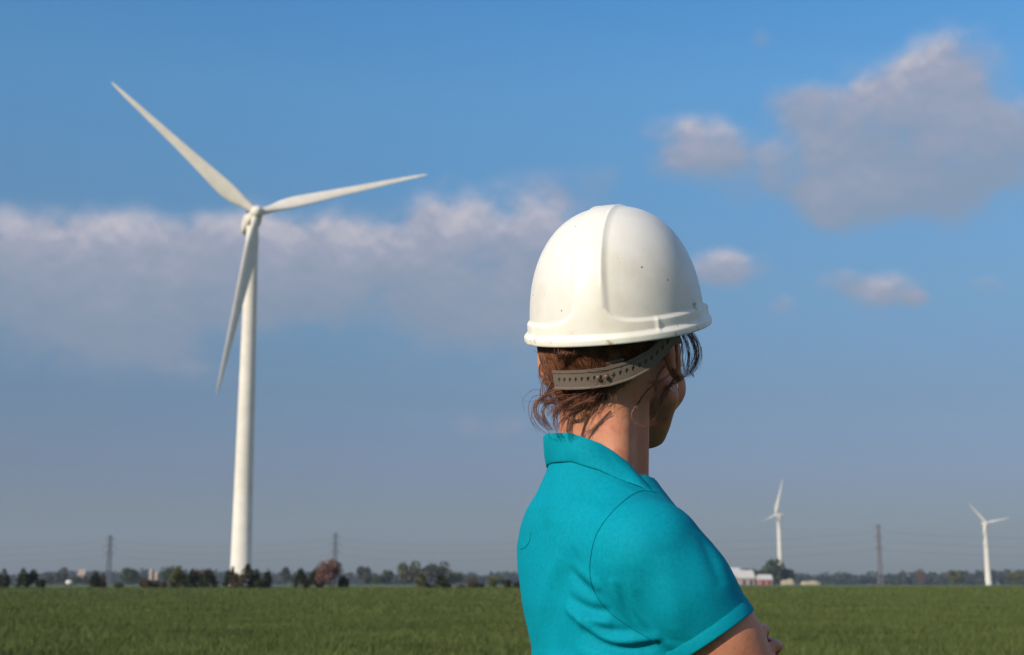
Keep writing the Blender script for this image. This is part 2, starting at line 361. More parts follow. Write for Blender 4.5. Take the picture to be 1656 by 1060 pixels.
for (f, w), nm in zip(arms3, ('top', 'middle', 'bottom')):
    for s_ in (-1, 1):
        m = MB(); q = np.vstack([wire(a_, b_, f, w*s_)[k_:] for k_, (a_, b_) in zip((0, 1, 1, 1, 1), zip(seq[:-1], seq[1:]))]); m.sweep(q, .045, 4)
        tag(m.build('power_line', M_wire), f'{nm} overhead wire on the {"left" if s_ < 0 else "right"} arms of the three lattice pylons', 'power line', 'overhead wires on the pylons')

# ---------------------------------------------------------------- trees and bushes
def leafmat(name, c1, c2, c3=None):
    def f(t, b):
        o = ocoord(t); n = t.noise(o, .9, 4, .6)
        c = t.mix(t.smooth(n, .35, .65), c1, c2)
        if c3: c = t.mix(t.smooth(t.noise(o, 3.0, 3, .6), .5, .72), c, c3)
        t.l.new(c, b.inputs['Base Color'])
    return material(name, f, .75, .12)
M_bark = material('bark', (.10, .075, .055), .9, .1)
M_spruce = leafmat('spruce_needles', (.020, .028, .014), (.040, .045, .020), (.085, .070, .028))
M_green = leafmat('green_leaves', (.030, .050, .018), (.055, .080, .026), (.09, .11, .04))
M_dull = leafmat('dull_leaves', (.040, .048, .030), (.075, .078, .050), (.11, .105, .075))
M_olive = leafmat('olive_leaves', (.060, .068, .020), (.10, .105, .035), (.15, .13, .05))
M_red = leafmat('reddish_twigs', (.15, .078, .062), (.20, .11, .088), (.25, .17, .135))
M_brown = leafmat('brown_leaves', (.065, .045, .028), (.10, .072, .045), (.14, .10, .06))
M_wood = leafmat('far_wood_leaves', (.020, .034, .024), (.045, .058, .036), (.06, .07, .04))
def crown(w, h, z0, n, size, shape, r, fine=1):
    """leaf clumps through a crown volume: shape 'cone' or 'round' or 'bush'"""
    u = r.normal(size=(n, 3)); u /= np.linalg.norm(u, axis=1)[:, None]; rr = r.uniform(.25, 1, n)**.45
    p = u*rr[:, None]
    k = max(4, int(6*w/h)+4)*fine; cz = r.uniform(-.8, .8, k); ca = r.uniform(0, 6.28, k)
    lob = np.stack([np.cos(ca)*.62*np.sqrt(1-cz**2*.8), np.sin(ca)*.62*np.sqrt(1-cz**2*.8), cz*.62], -1); lr = r.uniform(.38, .62, k)*(1 if fine == 1 else .8)
    pick = r.integers(0, k, n); p = lob[pick]+p*lr[pick][:, None]
    p /= max(1e-6, abs(p[:, :2]).max()); p[:, 2] = (p[:, 2]-p[:, 2].min())/(np.ptp(p[:, 2])+1e-9)
    zz = p[:, 2].copy()
    if shape == 'cone':
        f = (1-zz)**.5*.95+.10; rad_ = np.hypot(p[:, 0], p[:, 1]); q = r.uniform(.3, 1, n)**.5; an = np.arctan2(p[:, 1], p[:, 0])
        wig = 1+.22*np.sin(zz*26+an*2)+.12*r.normal(size=n); p[:, 0] = np.cos(an)*q*f*wig; p[:, 1] = np.sin(an)*q*f*wig
    p = p*np.array([w/2, w/2, h]) + np.array([0, 0, z0])
    A = r.normal(size=(n, 3)); A /= np.linalg.norm(A, axis=1)[:, None]; B = np.cross(A, r.normal(size=(n, 3))); B /= np.linalg.norm(B, axis=1)[:, None]
    s_ = (size*r.uniform(.5, 1.4, n))[:, None]; A, B = A*s_, B*s_*.7
    V = np.stack([p-A, p-B*.8, p+A, p+B], 1).reshape(-1, 3)
    return V, np.arange(n)[:, None]*4+np.array([[0, 1, 2, 3]])
tseed = 100
def tree(px, w_px, top_px, Y, shape, mat, label, cat='tree', group=None, name='tree', low=.08, n=420, base_drop=0):
    """w_px, top_px: size as seen; top is the picture row of its tip"""
    global tseed; tseed += 1; r = np.random.default_rng(tseed)
    b = GP(px, Y); H = P(px, top_px, Y).z-b.z; w = w_px/FPX*Y
    t = empty(name, b, r.uniform(0, 6)); tag(t, label, cat, group)
    red = mat is M_red; V, F = crown(w, H*(1-low), H*low, n*(3 if red else 2), (max(.05*w, .07*min(w, H))+.014*H)*(.42 if red else .75), shape, r, 3 if red else 1)
    mesh_np('crown', V, F, mat, t, False)
    m = MB(); tr = max(.02*H, .05); bend = r.normal(0, .02*H, 2)
    zs = np.array([-.1, .3, .6, .85]) * H*.9; m.sweep([[0, 0, zs[0]], [bend[0]*.3, bend[1]*.3, zs[1]], [bend[0], bend[1], zs[2]], [bend[0], bend[1], zs[3]]], np.array([1.25, .9, .55, .15])*tr, 8)
    for k in range(6):
        z = r.uniform(.2, .6)*H; a = r.uniform(0, 6.28); L_ = w*.38*r.uniform(.6, 1)
        m.sweep([[0, 0, z], [math.cos(a)*L_*.5, math.sin(a)*L_*.5, z+L_*.25], [math.cos(a)*L_, math.sin(a)*L_, z+L_*.7]], np.array([.4, .25, .08])*tr, 5)
    m.build('trunk', M_bark, t)
    return t
G1 = 'evergreens and bushes along the field edge'
row = [ # px, width, top, Y, shape, mat, n, label
 (4, 20, 922, 168, 'cone', M_spruce, 'dark young evergreen cut by the left edge of the picture'),
 (12, 12, 926, 171, 'cone', M_spruce, 'narrow dark evergreen second from the left edge'),
 (38, 18, 920, 168, 'cone', M_spruce, 'taller left one of the two touching evergreens near the left edge'),
 (53, 18, 921, 169, 'cone', M_spruce, 'right one of the two touching evergreens near the left edge'),
 (66, 14, 938, 168, 'round', M_spruce, 'low dark bush at the right foot of the two touching evergreens'),
 (153, 17, 925, 170, 'cone', M_spruce, 'single small dark evergreen left of the first pylon'),
 (165, 16, 930, 172, 'round', M_brown, 'brownish bush against the right side of the lone small evergreen'),
 (192, 16, 943, 168, 'round', M_olive, 'very low yellowish bush between the first pylon and the round tree'),
 (236, 20, 938, 168, 'round', M_brown, 'low brown bush on the left of the pale silo'),
 (249, 18, 939, 170, 'round', M_spruce, 'low dark bush in front of the pale silo'),
 (262, 14, 942, 168, 'round', M_brown, 'low brown bush on the right of the pale silo'),
 (287, 24, 921, 168, 'cone', M_olive, 'yellow-green evergreen in front of the rounded green tree'),
 (297, 18, 928, 170, 'cone', M_spruce, 'dark evergreen just right of the yellow-green one'),
 (313, 24, 922, 168, 'cone', M_spruce, 'dark evergreen with a broad foot, left of the brown round bush'),
 (326, 26, 922, 173, 'round', M_brown, 'brown rounded bush squeezed between dark evergreens'),
 (338, 24, 922, 168, 'cone', M_spruce, 'dark evergreen at the right end of the clump left of the big tower'),
 (373, 20, 918, 168, 'cone', M_spruce, 'dark evergreen at the left side of the big tower foot'),
 (386, 22, 928, 166, 'round', M_brown, 'brown bush right in front of the big tower foot'),
 (400, 24, 914, 168, 'cone', M_spruce, 'tallest dark evergreen, in front of the right side of the tower foot'),
 (413, 18, 921, 170, 'cone', M_green, 'small green evergreen right of the tower foot'),
 (432, 17, 922, 168, 'cone', M_spruce, 'dark evergreen standing last in the clump at the big tower'),
 (423, 24, 938, 167, 'round', M_spruce, 'low dark bush between the last evergreens of the tower clump'),
 (486, 19, 920, 168, 'cone', M_spruce, 'dark pointed evergreen left of the reddish bare bush'),
 (498, 16, 936, 168, 'round', M_spruce, 'low dark bush between the pointed evergreen and the reddish bush'),
 (511, 24, 917, 171, 'cone', M_spruce, 'dark evergreen half behind the left side of the reddish bush'),
 (532, 40, 905, 167, 'round', M_red, 'large pinkish-red bare bush in front of the second pylon'),
 (556, 16, 932, 169, 'round', M_spruce, 'low dark bush at the right foot of the reddish bush'),
 (682, 17, 930, 168, 'cone', M_olive, 'small olive evergreen in front of the dull round far tree'),
 (694, 18, 945, 168, 'round', M_spruce, 'very low dark bush between two small evergreens'),
 (713, 18, 929, 168, 'cone', M_spruce, 'small dark evergreen in front of the broad dark far tree'),
 (724, 12, 944, 168, 'round', M_spruce, 'low dark bush touching the small dark evergreen'),
 (745, 15, 947, 168, 'round', M_brown, 'tiny brown bush right of the small dark evergreen'),
 (765, 17, 940, 168, 'round', M_brown, 'low brown bush halfway between the small evergreens and the person'),
 (776, 14, 945, 168, 'round', M_spruce, 'low dark bush touching the brown bush left of the person'),
 (796, 12, 936, 169, 'cone', M_olive, 'small olive shrub left of the dark bushes by the person'),
 (818, 20, 939, 168, 'round', M_spruce, 'dark rounded low bush left of the person'),
 (838, 16, 941, 168, 'round', M_spruce, 'dark low bush partly hidden by the teal shirt')]
for (px, w, top, Y, sh, mat, lb) in row:
    nm = 'evergreen_tree' if sh == 'cone' else 'bush'
    tree(px, w*1.12, top-1.5, Y, sh, mat, lb, 'tree' if sh == 'cone' else 'bush', G1, nm, .02, 700 if mat is not M_red else 900)
G2 = 'trees far beyond the field'
far = [
 (83, 22, 929, 720, M_dull, 'small grey-green far tree left of the taller one near the left edge'),
 (99, 22, 919, 700, M_dull, 'taller grey-green far tree between the left evergreens and the pale house'),
 (122, 20, 932, 690, M_green, 'low green far tree left of the pale house'),
 (142, 18, 931, 690, M_dull, 'low far tree right of the pale house'),
 (212, 28, 919, 620, M_green, 'rounded green far tree between first pylon and pale silo'),
 (228, 16, 933, 640, M_dull, 'low far tree touching the rounded green tree'),
 (279, 38, 916, 560, M_green, 'broad rounded green tree behind the yellow-green evergreen'),
 (461, 16, 918, 680, M_dull, 'slim grey far tree between the tower clump and the second pylon'),
 (474, 14, 932, 700, M_dull, 'low grey far tree right of the slim one'),
 (588, 28, 917, 680, M_dull, 'squarish grey-green far tree right of the reddish bush'),
 (610, 24, 930, 700, M_green, 'low green far tree between the squarish and the small pointed one'),
 (628, 17, 923, 690, M_green, 'small pointed green far tree left of the pair of large round trees'),
 (661, 34, 909, 650, M_olive, 'large round olive far tree, left one of the two big ones'),
 (690, 30, 914, 665, M_dull, 'pale dull far tree leaning against the broad dark one'),
 (710, 46, 909, 650, M_dull, 'broad dark-grey domed far tree, biggest left of the person'),
 (734, 30, 926, 655, M_green, 'low dark far tree sloping off the broad domed tree'),
 (762, 22, 932, 690, M_brown, 'brownish low far tree left of the person'),
 (800, 30, 930, 700, M_olive, 'wide olive low far tree closest to the person on the left'),
 (1228, 28, 921, 800, M_green, 'low green far tree between the farm sheds'),
 (1254, 38, 905, 790, M_green, 'tall dark green far tree around the foot of the upright-blade turbine'),
 (1274, 24, 918, 800, M_dull, 'dull far tree leaning off the tall dark one by the farm'),
 (1546, 27, 923, 780, M_olive, 'rounded olive far tree left of the right-hand turbine'),
 (1640, 30, 925, 780, M_olive, 'olive far tree at the right edge'),
 (1490, 12, 919, 800, M_red, 'slim reddish far tree midway between pylon and right-hand turbine')]
for (px, w, top, Y, mat, lb) in far:
    tree(px, w*1.12, top-1, Y, 'round', mat, lb, 'tree', G2, 'broadleaf_tree', .06, 620)
# far-off woods read as one mass each
def wood(x0, x1, Y0, h, seed, nm_label, mat, dens=.9):
    r = np.random.default_rng(seed); m = MB(); a, b = GP(x0, Y0).x, GP(x1, Y0).x
    n = int((b-a)/7*3); 
    for k in range(n):
        x = r.uniform(a, b); y = Y0+r.uniform(0, 90); H = h*r.uniform(.62, 1.0)*(1+.18*math.sin(x*.013)); w = r.uniform(8, 15)
        V, F = crown(w*1.25, H, 0, 110, 1.9, 'round', r); m.add(V+np.array([x, y, float(gz(x, y))]), F)
    tag(m.build('far_woodland', mat, None, False), nm_label, 'woodland', kind='stuff')
wood(1140, 1760, 1400, 15.5, 1, 'long low band of far woodland on the right horizon', M_wood)
wood(-120, 860, 1450, 14, 2, 'thin far woodland along the left horizon', M_wood)

# ---------------------------------------------------------------- farm buildings, silo, house, hay
M_wallw = material('white_cladding', (.62, .60, .56), .7, .2)
M_redw = material('red_cladding', (.36, .07, .06), .7, .2)
M_roofw = material('pale_metal_roof', (.56, .53, .50), .6, .3)
M_redp = material('faded_red_cladding', (.40, .16, .14), .8, .2)
M_pink = material('pinkish_render', (.33, .27, .235), .8, .2)
M_hay = leafmat('straw', (.30, .26, .17), (.38, .33, .22))
M_win = material('dark_opening', (.03, .03, .04), .3, .5)
def shed(px, w_px, top, Y, mw, mr, label, depth=14, name='farm_shed', eave=.6):
    b = GP(px, Y); w = w_px/FPX*Y; H = P(px, top, Y).z-b.z; t = empty(name, b); tag(t, label, 'building', 'farm buildings by the turbine' if name == 'farm_shed' else None)
    he = H*eave; m = MB(); m.box((0, depth/2, he/2), (w/2, depth/2, he/2)); m.build('wall', mw, t, False)
    m = MB(); o = .5; e = w/2+o; zb = he+.02
    V = [[-e, -o, zb], [e, -o, zb], [e, depth+o, zb], [-e, depth+o, zb], [-e, depth/2, H], [e, depth/2, H]]
    m.add(V, [[0, 1, 5, 4], [2, 3, 4, 5], [0, 3, 2, 1]]); m.add(V, [[0, 4, 3], [1, 2, 5]]); m.build('roof', mr, t, False)
    for s_ in (-.25, .25):
        d = MB(); d.box((s_*w, -.06, he*.38), (w*.09, .05, he*.36)); d.build('door' if s_ < 0 else 'window', M_win, t, False)
    return t
shed(1189, 20, 918, 760, M_redw, M_roofw, 'large farm shed with white roof and red walls, beside the teal sleeve', 18, eave=.5)
shed(1209, 22, 922.5, 740, M_pink, M_roofw, 'pinkish farm building with pale roof, middle one of the three', 14, eave=.45)
shed(1239, 19, 929.5, 720, M_redp, M_roofw, 'smallest farm building, low and white topped, left of the dark tree', 10, eave=.5)
shed(131, 9, 921, 710, M_pink, M_pink, 'small pale house with a steep roof among the far trees at left', 2.6, 'house', .6)
def silo(px, w_px, top, Y, label):
    b = GP(px, Y); r_ = w_px/FPX*Y/2; H = P(px, top, Y).z-b.z; t = empty('silo', b); tag(t, label, 'silo')
    m = MB(); m.sweep([[0, 0, -.2], [0, 0, H*.8]], r_, 24); m.build('wall', M_pink, t)
    m = MB(); zz = np.array([.8, .88, .95, 1.0])*H; m.sweep(np.stack([0*zz, 0*zz, zz], -1), np.array([1.04, .85, .5, .04])*r_, 24); m.build('roof', M_pink, t)
silo(245, 8, 919, 430, 'pale pinkish silo, left one of two behind low bushes'); silo(254, 8, 924, 430, 'pale pinkish silo, right and lower one of two behind low bushes')
m = MB(); bb = GP(112, 240)
tk = empty('water_tank', bb); tag(tk, 'small pale tank lying in the field left of the lone evergreen', 'tank')
m.sweep([[-.5, 0, .65], [-.45, 0, .65], [.45, 0, .65], [.5, 0, .65]], [.24, .38, .38, .24], 20); m.build('barrel', M_wallw, tk)
m = MB()
for s_ in (-.4, .4): m = MB(); m.box((s_, 0, .16), (.06, .4, .18)); m.build('cradle', M_dark, tk, False)
def haypile(px, w_px, h, Y, label):
    b = GP(px, Y); w = w_px/FPX*Y; r = np.random.default_rng(int(px)); n = 26; V = []; xs = np.linspace(-w/2, w/2, n)
    th = np.linspace(0, np.pi, 11); V = []
    for x in xs:
        e = max(0, 1-abs(x/(w/2))**4)**.5; hh = h*e*(1+.12*math.sin(x*1.1))
        V.append(np.stack([np.full(11, x), -np.cos(th)*3*e+r.normal(0, .05, 11), np.sin(th)*hh+r.normal(0, .06, 11)-.1], -1))
    V = np.concatenate(V); i, j = np.meshgrid(np.arange(n-1), np.arange(10), indexing='ij')
    o = mesh_np('straw_pile', V, np.stack([i*11+j, (i+1)*11+j, (i+1)*11+j+1, i*11+j+1], -1).reshape(-1, 4), M_hay); o.location = b
    tag(o, label, 'straw pile', 'pale straw piles at the field edge')
haypile(1274, 24, 2.9, 700, 'pale straw pile directly right of the dark tree'); haypile(1311, 34, 2.2, 700, 'longer flatter pale straw pile further right')
def pole(px, top, Y, label):
    b = GP(px, Y); H = P(px, top, Y).z-b.z; t = empty('utility_pole', b); tag(t, label, 'utility pole')
    m = MB(); m.sweep([[0, 0, -.3], [0, 0, H]], [.24, .16], 8); m.build('post', M_bark, t); m = MB(); m.box((0, 0, H-.8), (1.3, .08, .08)); m.build('cross_arm', M_bark, t, False)
pole(1461, 921, 700, 'thin wooden utility pole against the woodland right of the brownish pylon')

# ---------------------------------------------------------------- haze
HAZE = 0.00018
def build_haze():
    m = bpy.data.materials.new('haze'); m.use_nodes = True; t = NT(m.node_tree)
    for n in list(t.n): t.n.remove(n)
    o = t.n.new('ShaderNodeOutputMaterial'); v = t.n.new('ShaderNodeVolumePrincipled')
    v.inputs['Color'].default_value = (.70, .80, .95, 1); v.inputs['Density'].default_value = HAZE; v.inputs['Anisotropy'].default_value = .2
    t.l.new(v.outputs[0], o.inputs['Volume'])
    b = MB(); lo = float(gz(0, 4600))-1.5; b.box((0, 1550, (lo+150)/2), (4700, 3100, (150-lo)/2))
    tag(b.build('haze', m, None, False), 'thin pale haze over the far fields', 'haze', kind='stuff')
if HAZE: build_haze()
# ---------------------------------------------------------------- implicit surfaces -> one continuous mesh
class Field:
    def __init__(s, lo, hi, h):
        s.lo = np.array(lo, float); s.h = h; s.n = (np.ceil((np.array(hi)-s.lo)/h)).astype(int)+1
        s.ax = [s.lo[i]+h*np.arange(s.n[i]) for i in range(3)]; s.d = np.full(s.n, .08, np.float32)
    def win(s, c, r):
        c = np.asarray(c, float); a = np.maximum(((c-r-s.lo)/s.h).astype(int), 0); b = np.minimum(((c+r-s.lo)/s.h).astype(int)+2, s.n)
        if (b <= a).any(): return None
        X, Y, Z = np.meshgrid(*[s.ax[i][a[i]:b[i]] for i in range(3)], indexing='ij')
        return (slice(a[0], b[0]), slice(a[1], b[1]), slice(a[2], b[2])), np.stack([X, Y, Z], -1).astype(np.float32)
    def op(s, sl, d, k, mode):
        o = s.d[sl]
        if mode == 'sub': d = -d
        if mode == 'add':
            h = np.clip(.5+.5*(d-o)/k, 0, 1); s.d[sl] = d+(o-d)*h-k*h*(1-h)
        else:
            h = np.clip(.5-.5*(d-o)/k, 0, 1); s.d[sl] = d+(o-d)*h+k*h*(1-h)
    def cone(s, a, b, ra, rb, k=.012, mode='add'):
        a, b = np.array(a, float), np.array(b, float); c = (a+b)/2; r = np.abs(a-b)/2+max(ra, rb)+.05
        w = s.win(c, r)
        if w is None: return
        sl, p = w; ab = b-a; t = np.clip(((p-a)@ab)/(ab@ab+1e-12), 0, 1)
        s.op(sl, np.linalg.norm(p-a-t[..., None]*ab, axis=-1)-(ra+(rb-ra)*t), k, mode)
    def chain(s, pts, rs, k=.012):
        for i in range(len(pts)-1): s.cone(pts[i], pts[i+1], rs[i], rs[i+1], k)
    def ell(s, c, R, rad_, k=.012, mode='add'):
        """R rows = local axes"""
        rad_ = np.array(rad_, float); w = s.win(c, rad_.max()+.05)
        if w is None: return
        sl, p = w; q = (p-np.array(c))@np.array(R).T/rad_; n = np.linalg.norm(q, axis=-1); n2 = np.linalg.norm(q/rad_, axis=-1)
        s.op(sl, n*(n-1)/(n2+1e-9), k, mode)
    def raw(s, c, r, fn, k=.012, mode='add'):
        w = s.win(c, r)
        if w is not None: s.op(w[0], fn(w[1]).astype(np.float32), k, mode)
    def mesh(s):
        """surface nets"""
        d = s.d; n = s.n; sg = d < 0
        cs = np.array([[i, j, k] for i in (0, 1) for j in (0, 1) for k in (0, 1)])
        m = n-1; cnt = np.zeros(m, np.int8)
        for c in cs: cnt += sg[c[0]:c[0]+m[0], c[1]:c[1]+m[1], c[2]:c[2]+m[2]]
        I = np.argwhere((cnt > 0) & (cnt < 8)); idx = np.full(m, -1, np.int64); idx[tuple(I.T)] = np.arange(len(I))
        acc = np.zeros((len(I), 3)); num = np.zeros(len(I)); val = [d[tuple((I+c).T)] for c in cs]
        for a in range(8):
            for b in range(a+1, 8):
                if np.abs(cs[a]-cs[b]).sum() != 1: continue
                va, vb = val[a], val[b]; q = (va < 0) != (vb < 0); t = va[q]/(va[q]-vb[q])
                acc[q] += cs[a]+(cs[b]-cs[a])*t[:, None]; num[q] += 1
        V = s.lo+(I+acc/num[:, None])*s.h
        Fs = []
        for ax in range(3):
            u, v = (ax+1) % 3, (ax+2) % 3; e = np.zeros(3, int); e[ax] = 1
            a = sg; b = np.roll(sg, -1, ax); ch = a != b
            sl = [slice(None)]*3; sl[ax] = slice(0, -1); ch2 = np.zeros_like(ch); ch2[tuple(sl)] = ch[tuple(sl)]
            E = np.argwhere(ch2); E = E[(E[:, u] > 0) & (E[:, v] > 0) & (E[:, u] < n[u]-1) & (E[:, v] < n[v]-1)]
            eu = np.zeros(3, int); eu[u] = 1; ev = np.zeros(3, int); ev[v] = 1
            q = np.stack([idx[tuple((E-eu-ev).T)], idx[tuple((E-ev).T)], idx[tuple(E.T)], idx[tuple((E-eu).T)]], 1)
            fl = ~sg[tuple(E.T)]; q[fl] = q[fl][:, ::-1]; Fs.append(q)
        return V, np.concatenate(Fs)
def relax(V, F, it=2, lam=.5, keep=None):
    n = len(V); E = np.concatenate([F[:, [0, 1]], F[:, [1, 2]], F[:, [2, 3]], F[:, [3, 0]]])
    deg = np.bincount(E[:, 0], minlength=n)+np.bincount(E[:, 1], minlength=n)
    for t in range(it):
        for l in (lam, -lam*.9):
            A = np.stack([np.bincount(E[:, 0], V[E[:, 1], c], n)+np.bincount(E[:, 1], V[E[:, 0], c], n) for c in range(3)], 1)/np.maximum(deg, 1)[:, None]
            V = V+l*(A-V)
    return V
def vnormals(V, F):
    n = np.cross(V[F[:, 2]]-V[F[:, 0]], V[F[:, 3]]-V[F[:, 1]]); N = np.zeros_like(V)
    for k in range(4): 
        for c in range(3): N[:, c] += np.bincount(F[:, k], n[:, c], len(V))
    return N/(np.linalg.norm(N, axis=1)[:, None]+1e-12)

# ---------------------------------------------------------------- person: frames
A3 = np.array
HY, HP = rad(27), rad(9)
hF = A3([math.sin(HY)*math.cos(HP), math.cos(HY)*math.cos(HP), math.sin(HP)]); hR = A3([math.cos(HY), -math.sin(HY), 0]); hU = np.cross(hR, hF)
HO = A3(P(993, 574, 1.70)); HM = np.stack([hR, hF, hU])          # rows: right, forward, up
def hd(x, y, z): return HO + x*hR + y*hF + z*hU
TY = rad(66)
tR = A3([math.cos(TY), -math.sin(TY), 0]); tF = A3([math.sin(TY), math.cos(TY), 0]); UP = A3([0, 0, 1.]); TM = np.stack([tR, tF, UP])
TC = A3([.124, 1.70, 0])
def td(r, f, z): return TC + r*tR + f*tF + z*UP
def topx(p): 
    d = p[1]*math.cos(PITCH)+(p[2]-HC)*math.sin(PITCH); u = -p[1]*math.sin(PITCH)+(p[2]-HC)*math.cos(PITCH)
    return (round(828+FPX*p[0]/d), round(530-FPX*u/d))
SR = A3(P(1062, 890, 1.565)); ER = A3(P(1268, 1180, 1.60))      # right shoulder, elbow
SL = td(-.120, .035, 1.240); EL = SL + .115*tF - .03*tR*0 - .235*UP + A3([0, .03, 0])
WR = ER + .215*(-tR*.93) + tF*.03 + UP*.055                      # right wrist, tucked under the left arm
HL = A3(P(1222, 1040, 1.66))                                     # left knuckles come round the right upper arm here
armd = (ER-SR)/np.linalg.norm(ER-SR)
M_dbg = [('chin', hd(0, .085, -.105)), ('ear R', hd(.075, -.005, 0)), ('ear L', hd(-.075, -.005, 0)), ('SL', SL), ('nose', hd(0, .12, -.03))]
for k_, p_ in M_dbg: print('DBG', k_, topx(p_), p_.round(3))

def loft(F, rows, M, C, k=.02, grow=0.0, zpad=.0):
    """rows: z, right offset, forward offset, half width (right), half depth (fwd), exponent"""
    rows = A3(rows); zc = (rows[0, 0]+rows[-1, 0])/2; c = A3([C[0], C[1], zc])
    def fn(p):
        q = p-A3([C[0], C[1], 0]); z = p[..., 2]
        g = [np.interp(z, rows[:, 0], rows[:, i]) for i in range(1, 6)]
        a = np.abs(q@M[0]-g[0])/(g[2]+grow); b = np.abs(q@M[1]-g[1])/(g[3]+grow); e = g[4]
        n = (a**e+b**e)**(1/e); d = (n-1)*np.minimum(g[2], g[3])*.9
        out = np.maximum(rows[0, 0]-z, z-rows[-1, 0]); return np.maximum(d, out)
    F.raw(c, A3([.34, .34, (rows[-1, 0]-rows[0, 0])/2+.02]), fn, k)
# torso section table (person's own frame)
TORSO = [(.80, 0, .00, .155, .105, 2.3), (.88, 0, .00, .160, .108, 2.3), (.98, 0, .008, .138, .092, 2.3), (1.06, 0, .010, .126, .086, 2.3), (1.13, 0, .008, .130, .090, 2.4),
         (1.19, 0, .004, .136, .094, 2.5), (1.24, 0, .000, .134, .090, 2.5), (1.265, 0, -.014, .112, .074, 2.4), (1.285, 0, -.020, .090, .068, 2.3), (1.305, 0, -.020, .066, .056, 2.1), (1.325, 0, -.018, .048, .046, 2.0)]

# ---------------------------------------------------------------- body: head, neck, torso, arms, hands, legs in one surface
def build_body():
    F = Field((-.16, 1.38, -.02), (.52, 2.12, 1.70), .0042)
    loft(F, TORSO, TM, TC-.006*tF, .02, grow=-.010)
    # neck
    nb = td(-.004, -.008, 1.29)-A3([.010, 0, 0]); nt = hd(-.010, -.028, -.03)
    F.cone(nb, nt, .047, .045, .02)
    for s in (-1, 1): F.cone(td(.046*s, -.02, 1.315), hd(.024*s, -.050, -.04), .016, .016, .03); F.cone(td(.016*s, .028, 1.29), hd(.042*s, -.020, -.04), .009, .009, .02)
    # head
    F.ell(hd(0, -.012, .040), HM, (.074, .094, .088), .015)
    F.ell(hd(0, -.045, .005), HM, (.062, .058, .06), .03)
    F.ell(hd(0, .042, -.012), HM, (.060, .054, .078), .03)
    for s in (-1, 1):
        F.cone(hd(.058*s, .016, -.055), hd(.016*s, .078, -.104), .016, .014, .02)        # jaw
        F.ell(hd(.043*s, .066, -.046), HM, (.023, .020, .026), .02)                       # cheek
        F.ell(hd(.031*s, .098, .012), HM, (.017, .012, .011), .014, 'sub')                # eye socket
        F.ell(hd(.031*s, .080, .012), HM, (.0125, .0125, .0125), .003)                    # eyeball
        F.cone(hd(.015*s, .098, .030), hd(.045*s, .084, .030), .006, .004, .012)          # brow
        # ear: rim ring, hollow, lobe
        R_ = A3([hR*math.cos(.35)-s*0*hF, hF, hU])
        c = hd(.079*s, -.004, -.002); eF = hF*.94+hR*s*-.0; ring = []
        for a in np.linspace(-.5, 4.6, 14): ring.append(c+hF*(-.002+.0165*math.cos(a+.3))*1.0+hU*.030*math.sin(a+.3)+hR*s*(.006-.006*math.cos(a+.3)))
        F.chain(ring, [.0038]*14, .003)
        F.ell(c-hR*s*.003, HM, (.007, .017, .029), .006); F.ell(c-hU*.028+hF*.004+hR*s*.001, HM, (.005, .008, .009), .006)
    F.ell(hd(0, .055, -.085), HM, (.035, .035, .02), .02); F.ell(hd(0, .068, -.060), HM, (.034, .032, .040), .02); F.ell(hd(0, .083, -.106), HM, (.017, .013, .014), .018)
    F.cone(hd(0, .093, .016), hd(0, .107, -.022), .006, .0085, .010); F.ell(hd(0, .102, -.027), HM, (.015, .009, .007), .008)
    F.ell(hd(0, .0965, -.055), HM, (.021, .007, .0045), .005); F.ell(hd(0, .0945, -.064), HM, (.017, .007, .005), .005)
    # right arm
    F.chain([SR, SR+armd*.12, ER, ], [.046, .043, .035], .02)
    F.chain([ER, ER+(WR-ER)*.35, WR], [.037, .036, .024], .012)
    # left arm: forearm crosses the chest, the hand closes on the right upper arm
    WL = HL + A3([-.01, .085, -.012])
    F.chain([SL, SL+(EL-SL)*.5, EL], [.052, .042, .036], .02); F.chain([EL, EL+(WL-EL)*.35, WL], [.037, .035, .025], .012)
    hand_left(F, WL); hand_right(F)
    # hips and legs
    for s in (-1, 1):
        hp = td(.085*s, 0, .86); kn = td(.09*s, .015, .47); an = td(.095*s, -.01, .09)
        F.chain([hp, kn, kn-UP*.12-tF*.015, an], [.083, .054, .053, .034], .02); F.cone(an-UP*.04, td(.10*s, .14, .035), .034, .026, .02)
    V, Q = F.mesh(); V = relax(V, Q, 3)
    return V, Q
def hand_left(F, W):
    """palm lies along the far side of the right upper arm, fingers come round its front edge"""
    ax = armd; side = np.cross(ax, A3([0, 1., 0])); side /= np.linalg.norm(side)
    if side[0] < 0: side = -side                                # outwards, to the right of the arm in view
    K = A3(P(1222, 1055, 1.645))                                # middle knuckle
    for i, (off, r, tipo) in enumerate(((-.030, .0086, 0), (-.011, .0090, 1), (.010, .0086, 2), (.030, .0076, 3))):
        k0 = K+ax*off-side*.004; pts = fingers[i]
        F.chain([W+ax*off*.4, k0], [.015, .012], .012)
        F.chain([k0]+[A3(q) for q in pts], [.0095, r*.95, r*.88, r*.82], .003)
    F.cone(W, K, .022, .018, .014)
    F.chain([W+ax*-.008, W+A3([-.015, -.04, .02]), W+A3([-.03, -.065, .03]), W+A3([-.035, -.085, .028])], [.016, .013, .011, .009], .006)   # thumb
fingers = []
for (px, py) in ((1208, 1000), (1232, 1020), (1253, 1045), (1272, 1072)):
    t = A3(P(px, py, 1.590)); m1 = A3(P(px-1, py, 1.632)); m0 = A3(P(px+2, py, 1.612)); fingers.append([m1, m0, t])
